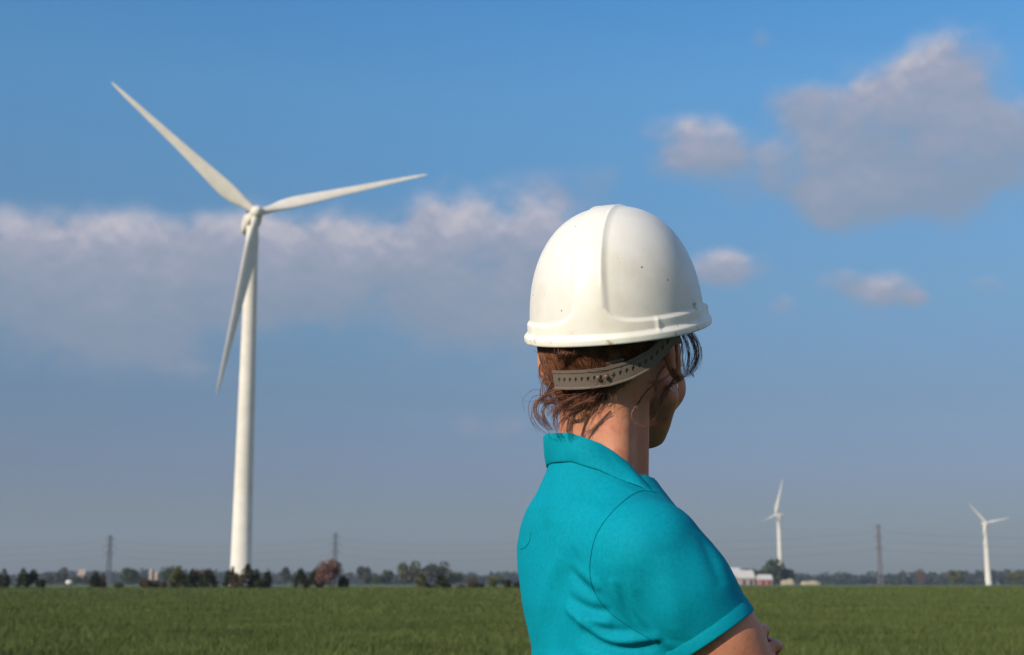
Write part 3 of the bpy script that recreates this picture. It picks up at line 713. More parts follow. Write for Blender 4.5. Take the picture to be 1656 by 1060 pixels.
def hand_right(F):
    d = -tR; K = WR+d*.075+tF*.004
    F.cone(WR, K, .022, .019, .014)
    for off, L in ((-.030, .060), (-.010, .070), (.010, .066), (.029, .052)):
        k0 = K+UP*off+d*.004; p = [k0, k0+d*L*.4+tF*.004, k0+d*L*.72-tF*.008, k0+d*L-tF*.022]
        F.cone(WR+UP*off*.5, k0, .013, .012, .01); F.chain(p, [.010, .0088, .0082, .0072], .004)
    F.chain([WR+UP*.012, WR+UP*.040+d*.03+tF*.01, WR+UP*.052+d*.055+tF*.012, WR+UP*.055+d*.078+tF*.01], [.016, .012, .010, .0085], .006)

def m_skin(t, b):
    o = ocoord(t); n = t.noise(o, 9, 4, .55); n2 = t.noise(o, 160, 3, .6); n3 = t.noise(o, 45, 3, .6)
    c = t.mix(t.smooth(n, .3, .7), (.50, .205, .115), (.55, .24, .145)); c = t.mix(t.smooth(n3, .48, .72), c, (.46, .155, .09)); c = t.mix(t.m('MULTIPLY', t.smooth(t.noise(o, 240, 2, .6), .66, .74), .45), c, (.30, .11, .06))
    t.l.new(c, b.inputs['Base Color']); bump(t, b, t.m('ADD', n2, t.m('MULTIPLY', t.noise(o, 520, 2, .6), .6)), .0007, .6)
    b.inputs['Subsurface Weight'].default_value = .25; b.inputs['Subsurface Radius'].default_value = (.008, .0035, .002); b.inputs['Subsurface Scale'].default_value = 1.0
M_skin = material('skin', m_skin, .52, .35)
person = empty('person', (TC[0], TC[1], 0))
tag(person, 'person from behind in teal polo shirt, arms crossed, head turned towards the turbines', 'person')
ORG = A3([TC[0], TC[1], 0])
def pchild(name, V, F, mat, parent=None, smooth=True):
    return mesh_np(name, np.asarray(V)-ORG, F, mat, parent or person, smooth)
bV, bF = build_body(); body = pchild('body', bV, bF, M_skin)
print('T body', time.time()-T0, len(bV))

# ---------------------------------------------------------------- polo shirt
SHT = [(.83, 0, .00, .172, .120, 2.3), (.90, 0, .004, .168, .116, 2.3), (.98, 0, .010, .150, .104, 2.3), (1.06, 0, .012, .138, .098, 2.3), (1.12, 0, .010, .138, .098, 2.3),
       (1.17, 0, .002, .144, .099, 2.4), (1.215, 0, -.006, .148, .094, 2.5), (1.24, 0, -.013, .143, .088, 2.5), (1.265, 0, -.022, .126, .079, 2.4), (1.285, 0, -.024, .106, .075, 2.3), (1.305, 0, -.022, .086, .069, 2.15), (1.325, 0, -.021, .070, .064, 2.05), (1.345, 0, -.018, .060, .060, 2.0), (1.356, 0, -.017, .058, .058, 2)]
HEMC = A3(P(1153, 1029, 1.585)); HAX = A3(P(1209, 1112, 1.581))-HEMC; HAX /= np.linalg.norm(HAX)
def build_shirt():
    F = Field((-.08, 1.40, .84), (.40, 2.02, 1.37), .0027)
    loft(F, SHT, TM, TC, .02)
    # the neck opening dips from the nape to the throat
    w = F.win(td(0, -.02, 1.33), A3([.12, .12, .06])); q = w[1]-td(0, -.02, 0); f = q@tF; r2 = np.linalg.norm(q[..., :2], axis=-1)
    pl = (q[..., 2]-(1.350-(.74*(f+.06))))*.8; F.d[w[0]] = np.where(r2 < .072, np.maximum(F.d[w[0]], pl), F.d[w[0]])
    # shoulders and sleeves
    hc = HEMC; ax = (HEMC-SR)/np.linalg.norm(HEMC-SR)
    F.cone(td(.06, -.004, 1.262), SR+A3([-.010, .010, .002]), .034, .052, .04)
    F.chain([SR+A3([-.004, .005, -.004]), SR+ax*.055, hc+ax*.03], [.0500, .0525, .0550], .022)
    F.raw(hc+ax*.05, A3([.11, .11, .10]), lambda p: -((p-hc)@ax)+0*p[..., 0] if False else -np.maximum(-((p-hc)@ax), (np.linalg.norm((p-hc)-((p-hc)@ax)[..., None]*ax, axis=-1)-.085)), .001, 'noop') if False else None
    axl = (EL-SL)/np.linalg.norm(EL-SL); hl = SL+axl*.17
    F.cone(td(-.06, -.004, 1.262), SL, .034, .052, .04); F.chain([SL, SL+axl*.06, hl+axl*.03], [.056, .056, .055], .03)
    for (c, a, r) in ((hc, HAX, .0505), (hl, axl, .0495)):
        # cut square at the hem and hollow it out
        def cut(p, c=c, a=a):
            q = p-c; t = q@a; rr = np.linalg.norm(q-t[..., None]*a, axis=-1); return np.maximum(-t, rr-.078)
        w = F.win(c+a*.04, A3([.10, .10, .09])); d = cut(w[1]); F.d[w[0]] = np.maximum(F.d[w[0]], -d)
        F.cone(c-a*.02, c+a*.05, r-.002, r+.002, .002, 'sub')
    V, Q = F.mesh(); V = relax(V, Q, 5, .6); return V, Q
sV, sF = build_shirt()
def bvh(V, F): return BVHTree.FromPolygons([tuple(v) for v in V], [tuple(int(i) for i in f) for f in F])
def drape(poly, tree, step=None):
    """points of a line seen on the cloth -> points on the cloth itself"""
    out = []
    p = A3(poly, float); n = 14*(len(p)-1); t = np.linspace(0, len(p)-1, n+1)
    # catmull-rom through the points
    q = np.vstack([2*p[0]-p[1], p, 2*p[-1]-p[-2]])
    for u in t:
        i = min(int(u), len(p)-2); f = u-i; a, b, c, d = q[i:i+4]
        x = .5*((2*b)+(-a+c)*f+(2*a-5*b+4*c-d)*f*f+(-a+3*b-3*c+d)*f**3)
        h = tree.ray_cast(Vector((0, 0, HC)), px_dir(x[0], x[1]).normalized(), 6)
        if h[0] is not None and h[0].y < 2.3: out.append((A3(h[0]), A3(h[1])))
    return out
sB = bvh(sV, sF)
# (line seen in the photo, height of the fold, its width) - ridges > 0, creases < 0
FOLDS = [
 ([(905, 895), (882, 950), (873, 1000), (875, 1062)], .0035, .012), ([(935, 895), (908, 950), (897, 1000), (900, 1062)], -.0050, .016),
 ([(915, 922), (945, 949), (965, 966)], -.0042, .0060), ([(928, 915), (958, 938), (972, 955)], .0030, .0065),
 ([(915, 965), (953, 986), (990, 990)], -.0052, .0060), ([(912, 980), (948, 1003), (990, 1010)], .0055, .0070),
 ([(935, 1000), (974, 1031), (1006, 1038), (1046, 1034), (1070, 1026)], .0060, .0065), ([(940, 1018), (981, 1044), (1020, 1050), (1062, 1040)], -.0070, .0065),
 ([(945, 1000), (985, 1020), (1025, 1022)], -.0040, .0050), ([(930, 1050), (980, 1066), (1040, 1066)], .0045, .0080),
 ([(988, 935), (1004, 975), (1033, 1012), (1066, 1037)], .0040, .0065), ([(1000, 945), (1018, 990), (1046, 1024), (1070, 1042)], -.0032, .0060),
 ([(1012, 935), (1032, 985), (1060, 1020), (1088, 1050)], .0030, .0075), ([(1030, 955), (1052, 1003), (1080, 1038)], -.0018, .0075),
 ([(1070, 900), (1086, 970), (1098, 1035)], .0030, .015), ([(1045, 905), (1062, 960), (1088, 1015)], -.0010, .014),
 ([(1135, 870), (1153, 910), (1168, 950)], -.0020, .009), ([(985, 772), (1010, 790), (1040, 800)], .0012, .008),
 ([(905, 765), (893, 810), (890, 850)], .0015, .014), ([(930, 790), (965, 806), (1000, 812)], -.0016, .012)]
def displace(V, N, lines, tree, lineset=None):
    D = np.zeros(len(V))
    for poly, amp, wd in lines:
        L = drape(poly, tree)
        if len(L) < 3: continue
        pts = A3([a for a, _ in L]); nr = A3([b for _, b in L]); c = pts.mean(0); near = np.where(np.linalg.norm(V-c, axis=1) < .20+np.linalg.norm(pts-c, axis=1).max())[0]
        q = V[near]; best = np.full(len(q), 9.); wt_ = np.zeros(len(q)); n = len(pts)
        for i in range(n-1):
            ab = pts[i+1]-pts[i]; t = np.clip(((q-pts[i])@ab)/(ab@ab+1e-12), 0, 1); d = np.linalg.norm(q-pts[i]-t[:, None]*ab, axis=1)
            s = (i+t)/(n-1); e = np.sin(np.pi*np.clip(s, 0, 1))**.5 if wd > .004 else np.ones(len(q)); u = d < best; best[u] = d[u]; wt_[u] = e[u]
        ok = (N[near]@nr.mean(0)) > -.2
        D[near] += amp*np.exp(-(best/wd)**2)*wt_*ok
    return V+N*D[:, None]
# low, broad unevenness of the cloth, then the folds
def soft(V, s, seed):
    r = np.random.default_rng(seed); out = np.zeros(len(V))
    for _ in range(10): k = r.normal(size=3)*s; out += np.sin(V@k+r.uniform(0, 6.28))
    return out/10
sN = vnormals(sV, sF)
V_ = relax(displace(sV, sN, FOLDS, sB), sF, 3, .5)
sV = V_+sN*(.0014*soft(V_, 30, 1)+.0005*soft(V_, 80, 2)+.00022*soft(V_, 230, 3))[:, None]
axs = HAX
q = (sV-HEMC)@axs; rr = np.linalg.norm((sV-HEMC)-q[:, None]*axs, axis=1); k = (np.abs(q) < .0024)*(rr < .078); sV = sV-(q*k)[:, None]*axs
q = (sV-HEMC)@axs; rv = (sV-HEMC)-q[:, None]*axs; rr = np.linalg.norm(rv, axis=1); e1 = np.cross(axs, UP); e1 /= np.linalg.norm(e1); e2 = np.cross(axs, e1)
bn = ((np.arctan2(rv@e2, rv@e1)+np.pi)/(2*np.pi)*40).astype(int) % 40; ref = (q < -.005)*(q > -.012)*(rr > .053)*(rr < .07)
ro = np.array([np.median(rr[ref & (bn == b_)]) if (ref & (bn == b_)).any() else .056 for b_ in range(40)]); ro = (np.roll(ro, 1)+ro*2+np.roll(ro, -1))/4
ang = (np.arctan2(rv@e2, rv@e1)+np.pi)/(2*np.pi)*40-.5; i0 = np.floor(ang).astype(int) % 40; fr = ang-np.floor(ang); rt = ro[i0]*(1-fr)+ro[(i0+1) % 40]*fr
new = np.where(rr > .0528, rt, rt-.0055); k = (np.abs(q) < .004)*(rr < .07); sV = sV+rv/rr[:, None]*((new-rr)*k)[:, None]
# turned-up hem of the sleeve: a stitched groove 14 mm above the edge
q = (sV-HEMC)@axs; rr = np.linalg.norm((sV-HEMC)-q[:, None]*axs, axis=1); on = (rr < .078)

def m_cloth(t, b):
    o = ocoord(t); n = t.noise(o, 14, 3, .5); w = t.noise(o, 900, 2, .6)
    c = t.mix(t.smooth(n, .35, .65), (.0008, .262, .350), (.0010, .282, .372))
    c = t.mix(t.smooth(t.noise(o, 260, 3, .7), .3, .8), c, (.0012, .215, .295))
    t.l.new(c, b.inputs['Base Color']); bump(t, b, w, .0002, .2)
    
M_cloth = material('teal_cloth', m_cloth, .75, .06)
shirt = pchild('polo_shirt', sV, sF, M_cloth)
sB = bvh(sV, sF)
M_seam = material('seam_thread', (.001, .13, .18), .8, .05)
def seam(poly, parent, tree, r=.0005, name='seam', lift=.0002):
    L = drape(poly, tree)
    if len(L) < 3: return
    m = MB(); m.sweep(A3([a+b*lift for a, b in L]), r, 6, flat=(1, 1)); m.V = [v-ORG for v in m.V]; return m.build(name, M_seam, parent)
seam([(1062, 797), (1036, 795), (1010, 810), (982, 838), (962, 872), (954, 920), (962, 958), (990, 994), (1040, 1027), (1066, 1040)], shirt, sB)
seam([(842, 889), (850, 885), (856, 876), (859, 862)], shirt, sB, .00032)
print('T shirt', time.time()-T0, len(sV))

# folded collar: stands up round the neck, turns over and falls on the shoulders
def build_collar():
    # angle from the back (0) round the right side (pi/2) to the front (pi); both sides
    ks = A3([0, .5, 1.0, 1.5, 2.1, 2.7]); 
    top_r = A3([.0745, .0715, .065, .061, .062, .066]); top_z = A3([1.371, 1.369, 1.356, 1.335, 1.296, 1.262])
    bot_r = A3([.078, .080, .086, .092, .096, .098]); bot_z = A3([1.337, 1.336, 1.325, 1.305, 1.268, 1.228])
    cf = A3([-.015, -.014, -.012, -.010, -.012, -.012])
    n = 121; a = np.linspace(-2.75, 2.75, n); aa = np.abs(a)
    tr, tz, br, bz, c = [np.interp(aa, ks, v) for v in (top_r, top_z, bot_r, bot_z, cf)]
    prof = [(.93, .0, -.022), (.96, 0, -.008), (.985, .0, .0), (1.004, .0, .0014), (1.014, .02, .0002), (0, .3, 0), (0, .55, 0), (0, .8, 0), (0, 1.0, 0), (-1, 1.0, 0), (-1, .8, 0)]
    V = []
    for k, (u, s, dz) in enumerate(prof):
        if k < 5: r = tr*u+(br-tr)*s*.2; z = tz+dz
        else:
            r = tr+(br-tr)*(s**.85)+.0006*math.sin(math.pi*s)+(-.0022 if u == -1 else 0); z = tz+(bz-tz)*s+(-.0012 if u == -1 else 0)
        r = r*(1+.010*np.sin(a*5+1)*s)+.0012*np.sin(a*9)*s+(.0011*np.sin(a*7+4*s+1)*np.sin(np.pi*s)-.0016*np.exp(-((a-.95-.5*s)/.10)**2)*np.sin(np.pi*s))
        x = np.sin(a)*r*1.02; y = -np.cos(a)*r*1.0+c
        V.append(TC+x[:, None]*tR+y[:, None]*tF+z[:, None]*UP)
    m = len(V); V = np.concatenate(V); i, j = np.meshgrid(np.arange(m-1), np.arange(n-1), indexing='ij')
    return V, np.stack([i*n+j, i*n+j+1, (i+1)*n+j+1, (i+1)*n+j], -1).reshape(-1, 4)
cV, cF = build_collar()
def settle(V):
    V = V.reshape(11, 121, 3); ax = td(0, -.02, 0); 
    for j in range(121):
        for k, wgt in ((8, 1), (7, .62), (6, .25), (9, 1), (10, .62)):
            p = V[8, j]; d = A3([p[0]-ax[0], p[1]-ax[1], 0]); L = np.linalg.norm(d); d /= L
            if k == 8:
                h = sB.ray_cast(Vector(p+d*.03), Vector(-d), .07); dr = 0
                if h[0] is not None: dr = np.clip(((A3(h[0])-p)@d)+.0022, -.022, .012)
                settle_dr[j] = dr
    s = np.convolve(np.pad(settle_dr, 4, mode='edge'), np.ones(9)/9, 'valid')
    for j in range(121):
        p = V[8, j]; d = A3([p[0]-ax[0], p[1]-ax[1], 0]); d /= np.linalg.norm(d)
        for k, wgt in ((8, 1), (7, .78), (6, .5), (5, .24), (9, 1), (10, .78)): V[k, j] += d*s[j]*wgt
    return V.reshape(-1, 3)
settle_dr = np.zeros(121); cV = settle(cV); collar = pchild('collar', cV, cF, M_cloth, shirt)
sb = collar.modifiers.new('s', 'SUBSURF'); sb.levels = sb.render_levels = 1
# button placket down the front, with buttons
m = MB(); pts = [td(0, .072+.01*k, 1.292-.03*k) for k in range(5)]; pts = []
for z in np.linspace(1.285, 1.17, 7):
    h = sB.ray_cast(Vector(td(0, .4, z)), Vector(-tF), .6); pts.append(A3(h[0])+tF*.0015 if h[0] else td(0, .11, z))
m.sweep(pts, .017, 10, flat=(1, .12)); m.V = [v-ORG for v in m.V]; pl = m.build('placket', M_cloth, shirt)
M_btn = material('button_plastic', (.01, .30, .36), .35, .5)
for k in (1, 3, 5):
    m = MB(); m.sweep([pts[k]+tF*.001, pts[k]+tF*.004], .0055, 14); m.V = [v-ORG for v in m.V]; m.build('button', M_btn, pl)

# trousers and shoes (below the picture, but she stands on them)
M_jean = material('dark_denim', (.030, .038, .060), .85, .15); M_shoe = material('shoe_leather', (.06, .045, .035), .6, .3)
def build_trousers():
    F = Field((-.12, 1.45, .06), (.40, 1.95, .98), .005)
    loft(F, [(.80, 0, -.004, .160, .114, 2.3), (.88, 0, -.002, .166, .116, 2.3), (.95, 0, 0, .150, .108, 2.3)], TM, TC, .02)
    for s in (-1, 1):
        hp = td(.085*s, 0, .86); kn = td(.09*s, .015, .47); an = td(.095*s, -.005, .09); F.chain([hp, hp*.6+kn*.4, kn, an], [.094, .080, .066, .060], .02)
    w = F.win((TC[0], TC[1], .05), A3([.3, .3, .05])); F.d[w[0]] = np.maximum(F.d[w[0]], .085-w[1][..., 2]); V, Q = F.mesh(); return relax(V, Q, 3), Q
tv, tf = build_trousers(); pchild('trousers', tv, tf, M_jean)
for s in (-1, 1):
    F = Field(td(.10*s, .04, 0)-A3([.2, .2, .012]), td(.10*s, .04, .12)+A3([.2, .2, .02]), .004)
    F.cone(td(.097*s, -.035, .035), td(.103*s, .13, .034), .040, .038, .02); F.cone(td(.097*s, -.02, .06), td(.10*s, .06, .05), .040, .034, .02)
    w = F.win(td(.1*s, .04, 0), A3([.2, .2, .14])); F.d[w[0]] = np.maximum(F.d[w[0]], .002-w[1][..., 2]); V, Q = F.mesh(); pchild('shoe', relax(V, Q, 2), Q, M_shoe)

# ---------------------------------------------------------------- hard hat
M_pl = None
def m_plastic(t, b):
    o = ocoord(t); n = t.noise(o, 11, 4, .6); fine = t.noise(o, 60, 4, .7); n3 = t.noise(o, 300, 3, .7)
    c = t.mix(t.smooth(n, .42, .72), (.86, .815, .71), (.74, .68, .56))
    sc = t.n.new('ShaderNodeTexVoronoi'); sc.feature = 'F1'; t.l.new(o, sc.inputs['Vector']); sc.inputs['Scale'].default_value = 85
    rn = t.sep(sc.outputs['Color'])[0]; dot = t.m('MULTIPLY', t.m('LESS_THAN', sc.outputs['Distance'], t.m('MULTIPLY', t.m('POWER', rn, 5.0), .13)), t.m('GREATER_THAN', rn, .62))
    c = t.mix(t.m('MULTIPLY', dot, .85), c, (.16, .12, .08))
    w = t.n.new('ShaderNodeMapping'); w.inputs['Scale'].default_value = (30, 30, 260); w.inputs['Rotation'].default_value = (.3, .2, .5); t.l.new(o, w.inputs['Vector'])
    scr = t.smooth(t.noise(w.outputs[0], 2.2, 3, .6), .70, .76); c = t.mix(t.m('MULTIPLY', scr, .22), c, (.42, .36, .28))
    # grime caught low on the brim
    x, y, z = t.sep(o); low = t.smooth(z, .020, .004); g = t.m('MULTIPLY', t.m('MULTIPLY', low, t.smooth(t.noise(o, 34, 5, .7), .55, .66)), .75)
    c = t.mix(g, c, (.30, .20, .10)); t.l.new(c, b.inputs['Base Color'])
    t.l.new(t.ramp(fine, [(0, .30), (1, .52)]), b.inputs['Roughness']); bump(t, b, n3, .00025, .3)
M_pl = material('worn_white_plastic', m_plastic, .38, .5, Subsurface_Weight=.35, Subsurface_Scale=.022)
M_pl.node_tree.nodes['Principled BSDF'].inputs['Subsurface Radius'].default_value = (1, .9, .72)
KY, KP, KR = rad(19.5), rad(HATP if 'HATP' in globals() else 17), rad(0)
kF = A3([math.sin(KY)*math.cos(KP), math.cos(KY)*math.cos(KP), math.sin(KP)]); kR = A3([math.cos(KY), -math.sin(KY), 0]); kU = np.cross(kR, kF)
hat = empty('hard_hat', (0, 0, 0)); tag(hat, 'worn white hard hat on the head of the person in the teal shirt', 'hard hat')
KO = HO + kU*.0305 + kF*.000 + A3([.0082, 0, 0])
hat.matrix_world = Matrix(((kR[0], kF[0], kU[0], KO[0]), (kR[1], kF[1], kU[1], KO[1]), (kR[2], kF[2], kU[2], KO[2]), (0, 0, 0, 1)))
def sm(x, a, b): t = np.clip((x-a)/(b-a), 0, 1); return t*t*(3-2*t)
def build_shell():
    nt, nv = 420, 230
    th = np.linspace(0, 2*np.pi, nt, endpoint=False)       # 0 = right, pi/2 = front, 3pi/2 = back
    v = np.concatenate([np.linspace(0, .14, 50, endpoint=False), np.linspace(.14, 1, nv-50)])
    T, Vv = np.meshgrid(th, v, indexing='ij')
    H = .153
    z = H*np.sin(Vv*np.pi/2)**1.0
    prof = np.clip(1-np.sin(Vv*np.pi/2)**2.3, 0, 1)**.44
    ax_ = .1050; by = .1235
    cx, sy = np.cos(T), np.sin(T); e = 2.15
    rr = (np.abs(cx/ax_)**e+np.abs(sy/by)**e)**(-1/e)
    R = rr*prof
    x, y = R*cx, R*sy
    # lower band: a step out below z=.034, joined to the raised centre strip
    back = (sy < 0)
    half = .0165+.003*(1-sm(z, .03, .14)); d_strip = np.abs(x)-half
    strip = 1-sm(d_strip, -.0045, .0045)
    corner = .016*np.exp(-np.clip(d_strip, 0, 1)/.012)                # rounded corner where the strip meets the band
    ztop = .0225+corner
    band = 1-sm(z, ztop-.003, ztop+.003)
    raised = 1-(1-strip)*(1-band)
    fade_top = 1-.25*sm(z, .11, .146)
    off = .0034*raised*fade_top
    off += .0012*strip*np.exp(-((np.abs(x)-half+.003)/.0018)**2)*sm(z, .05, .08)       # crisp edge of the strip
    # brim lip
    lip = 1-sm(z, .0045, .0115); off += .0048*lip*(1+.9*np.exp(-((T-np.pi/2)/.7)**2)*1.6)
    # vertical ribs and a slot on the band
    for a, w in ((5.36, .018), (3.98, .018), (.32, .02), (2.82, .02)): off += .0022*np.exp(-((T-a)/(w))**2)*band*(1-lip)
    for a in (6.05, 3.40): off -= .0055*np.exp(-(np.abs((T-a)/.045))**6)*np.exp(-(np.abs((z-.0250)/.0040))**4)
    nx_, ny_, nz_ = cx*prof, sy*prof, np.sin(Vv*np.pi/2)+1e-3
    L = np.sqrt(nx_**2+ny_**2+nz_**2); 
    x2, y2, z2 = x+off*nx_/L, y+off*ny_/L, z+off*nz_/L*.7
    z2 = z2 + .006*lip*0 - .004*np.exp(-((T-np.pi/2)/.6)**2)*lip
    P0 = np.stack([x2, y2, z2], -1)                                            # outer
    n = nv; V = P0.reshape(-1, 3); i, j = np.meshgrid(np.arange(nt), np.arange(n-1), indexing='ij'); i2 = (i+1) % nt
    F = [np.stack([i*n+j, i2*n+j, i2*n+j+1, i*n+j+1], -1).reshape(-1, 4)]
    # rounded rim edge and the inner skin
    off_v = len(V); inn = []
    rim = P0[:, 0]; hr = np.linalg.norm(rim[:, :2], axis=1)[:, None]; dirh = np.concatenate([rim[:, :2]/hr, np.zeros((nt, 1))], 1)
    lay = [rim+A3([0, 0, -.0012])-dirh*.0003, rim+A3([0, 0, -.0018])-dirh*.0016, rim+A3([0, 0, -.0008])-dirh*.0032]
    for s in np.linspace(0, 1, 26):
        vi = int(s*(n-1)); base = np.stack([x, y, z], -1)[:, vi]; lay.append(base*A3([.975, .975, .98])-A3([0, 0, 0])+A3([0, 0, .001*(1-s)]))
    V = np.vstack([V]+lay); prev = np.arange(nt)*n
    for k in range(len(lay)):
        cur = off_v+k*nt+np.arange(nt); F.append(np.stack([prev, cur, np.roll(cur, -1), np.roll(prev, -1)], 1)); prev = cur
    return V, np.concatenate(F)
hV, hF_ = build_shell(); shell = mesh_np('shell', hV, hF_, M_pl, hat)
# nape strap: a moulded band with a row of adjustment holes, in the hat's own space
def m_strap(t, b):
    o = ocoord(t); n = t.noise(o, 40, 4, .6); t.l.new(t.mix(n, (.118, .090, .072), (.168, .136, .112)), b.inputs['Base Color']); bump(t, b, t.noise(o, 500, 2, .6), .0002, .5)
M_strap = material('grey_brown_plastic', m_strap, .48, .4)
def strap_pos(u, w, lift=0.0, spec=None):
    """u: angle from the back, + towards the wearer's right; w: across the band in metres"""
    sp = spec
    r_ = np.interp(u, sp[:, 0], sp[:, 1]); z_ = np.interp(u, sp[:, 0], sp[:, 2]); tl = np.interp(u, sp[:, 0], sp[:, 3])
    rr = r_+lift+w*np.sin(tl); ex, ey = np.sin(u)*rr*.93, -np.cos(u)*rr*1.0
    return A3([ex, ey+.002, z_+w*np.cos(tl)])
def strap_mesh(spec, u0, u1, width, holes, name, thick=.0016, lift=0.0, ribs=True):
    """strip along u, cells with round holes"""
    cells = 44; U = np.linspace(u0, u1, cells+1); V = []; F = []
    hw = width/2; cw = width*.24
    def add(p): V.append(strap_pos(p[0], p[1], lift+(p[2] if len(p) > 2 else 0), spec)); return len(V)-1
    hs = set(holes)
    for c in range(cells):
        a, b = U[c], U[c+1]
        for (w0, w1, l0, l1) in ((-hw, -hw*.86, .0009, .0009), (-hw*.86, -hw*.78, .0009, 0), (-hw*.78, -cw, 0, 0), (cw, hw*.62, 0, 0), (hw*.62, hw*.70, 0, .0009), (hw*.70, hw, .0009, .0009)):
            F.append([add((a, w0, l0)), add((b, w0, l0)), add((b, w1, l1)), add((a, w1, l1))])
        if c not in hs: F.append([add((a, -cw)), add((b, -cw)), add((b, cw)), add((a, cw))])
        else:
            K = 16; um = (a+b)/2; ru = (b-a)*.48; rw = .0029; an = np.linspace(0, 2*np.pi, K, endpoint=False)+np.pi/K*0
            circ = [add((um+ru*math.cos(q), rw*math.sin(q))) for q in an]; inn = [add((um+ru*math.cos(q), rw*math.sin(q), -.0018)) for q in an]
            sq = []
            for q in an:
                k = 1/max(abs(math.cos(q)), abs(math.sin(q))); sq.append(add((um+(b-a)/2*math.cos(q)*k, cw*math.sin(q)*k)))
            for q in range(K): r2 = (q+1) % K; F.append([circ[q], circ[r2], sq[r2], sq[q]][::-1]); F.append([circ[q], inn[q], inn[r2], circ[r2]])
    o = mesh_np(name, V, np.array(F), M_strap, hat, False); 
    md = o.modifiers.new('w', 'WELD'); md.merge_threshold = .00002
    so_ = o.modifiers.new('s', 'SOLIDIFY'); so_.thickness = thick; so_.offset = -1
    return o
def on_band(px, py, r):
    """where the line of sight through a pixel meets the band's elliptic cylinder, in hat space -> angle, height"""
    o = A3([0, 0, HC])-KO; d = A3(px_dir(px, py)); o = A3([o@kR, o@kF, o@kU]); d = A3([d@kR, d@kF, d@kU])
    o[1] -= .002; sx = A3([1/.93, 1]); a = ((d[:2]*sx)**2).sum(); b = 2*(o[:2]*sx*d[:2]*sx).sum(); c_ = ((o[:2]*sx)**2).sum()-r*r
    q = b*b-4*a*c_
    if q < 0: q = 0
    t = (-b-math.sqrt(q))/(2*a); p = o+d*t; return math.atan2(p[0]/.93, -p[1]), p[2]
def band_spec(pts, r, tilt=.05):
    rr = [r+.007*float(np.clip((1000-px)/110, 0, 1)) for px, py in pts]; L = sorted((*on_band(px, py, q), q) for (px, py), q in zip(pts, rr)); return A3([(u, q, z, tilt) for u, z, q in L])
SP1 = band_spec([(895, 614.5), (920, 615), (945, 614), (985, 609), (1020, 598), (1050, 582), (1070, 564), (1088, 543)], .111)
SP2 = band_spec([(1010, 592), (975, 600), (945, 602), (915, 600), (899, 588), (885, 562)], .108)
strap_mesh(SP1, SP1[0, 0], SP1[-1, 0]+.12, .0230, [c for c in range(2, 44, 2)], 'nape_strap')
strap_mesh(SP2, SP2[0, 0]-.1, SP2[-1, 0], .0190, [c for c in range(3, 44, 4)], 'nape_strap')
for u in [on_band(px, 612, .1135)[0] for px in (968, 981)]:
    m = MB(); a = strap_pos(u, .000, .0004, SP1); b = strap_pos(u, .0, .0040, SP1); d_ = (b-a)
    m.sweep([a, a+d_*.75, a+d_, a+d_*1.0, a+d_*.4], [.0026, .0027, .0023, .0011, .0011], 16, cap=False); m.build('strap_pin', M_strap, hat)
# suspension cradle inside the shell
m = MB(); a = np.linspace(0, 2*np.pi, 49); m.sweep(np.stack([np.cos(a)*.086, np.sin(a)*.104, .026+0*a], -1), .010, 8, cap=False, flat=(.12, 1.0)); m.build('headband', M_strap, hat)
for k in range(3):
    q = k*math.pi/3+.5; tt = np.linspace(-1, 1, 21); pp = np.stack([np.cos(q)*tt*.086, np.sin(q)*tt*.104, .028+.085*np.sqrt(np.clip(1-tt**2, 0, 1))], -1); m = MB(); m.sweep(pp, .009, 6, flat=(1, .1)); m.build('cradle_strap', M_strap, hat, False)
# ---------------------------------------------------------------- hair
bB = bvh(bV, bF)
def m_hair(t, b):
    hi = t.n.new('ShaderNodeObjectInfo'); o = ocoord(t); n = t.noise(o, 70, 3, .6)
    t.l.new(t.mix(t.smooth(n, .35, .7), (.085, .030, .016), (.26, .10, .048)), b.inputs['Base Color'])
    b.inputs['Anisotropic'].default_value = .4
M_hair = material('auburn_hair', m_hair, .42, .45)
def scalp(phi, z, lift):
    """point over the head at angle phi from the back (+ to the wearer's right) and height z, in head space"""
    ax = hd(0, -.02, z); d = hR*math.sin(phi)-hF*math.cos(phi)
    h = bB.ray_cast(Vector(ax+d*.3), Vector(-d), .4)
    p = A3(h[0]) if h[0] is not None else ax+d*.08
    return p+d*lift
hr = np.random.default_rng(5)
def spline(pts, n=12):
    p = A3(pts, float); q = np.vstack([2*p[0]-p[1], p, 2*p[-1]-p[-2]]); out = []
    for u in np.linspace(0, len(p)-1, n):
        i = min(int(u), len(p)-2); f = u-i; a, b, c, d = q[i:i+4]
        out.append(.5*((2*b)+(-a+c)*f+(2*a-5*b+4*c-d)*f*f+(-a+3*b-3*c+d)*f**3))
    return A3(out)
H_ = MB()
def strand(pts, r, n=12, taper=.35, root=1.0):
    s = spline(pts, n); q = np.concatenate([np.full(n-n//2, 1.0), np.linspace(1, taper, n//2)]); q[0] *= root; q[1] *= (1+root)/2; H_.sweep(s, r*q, 4, cap=False)
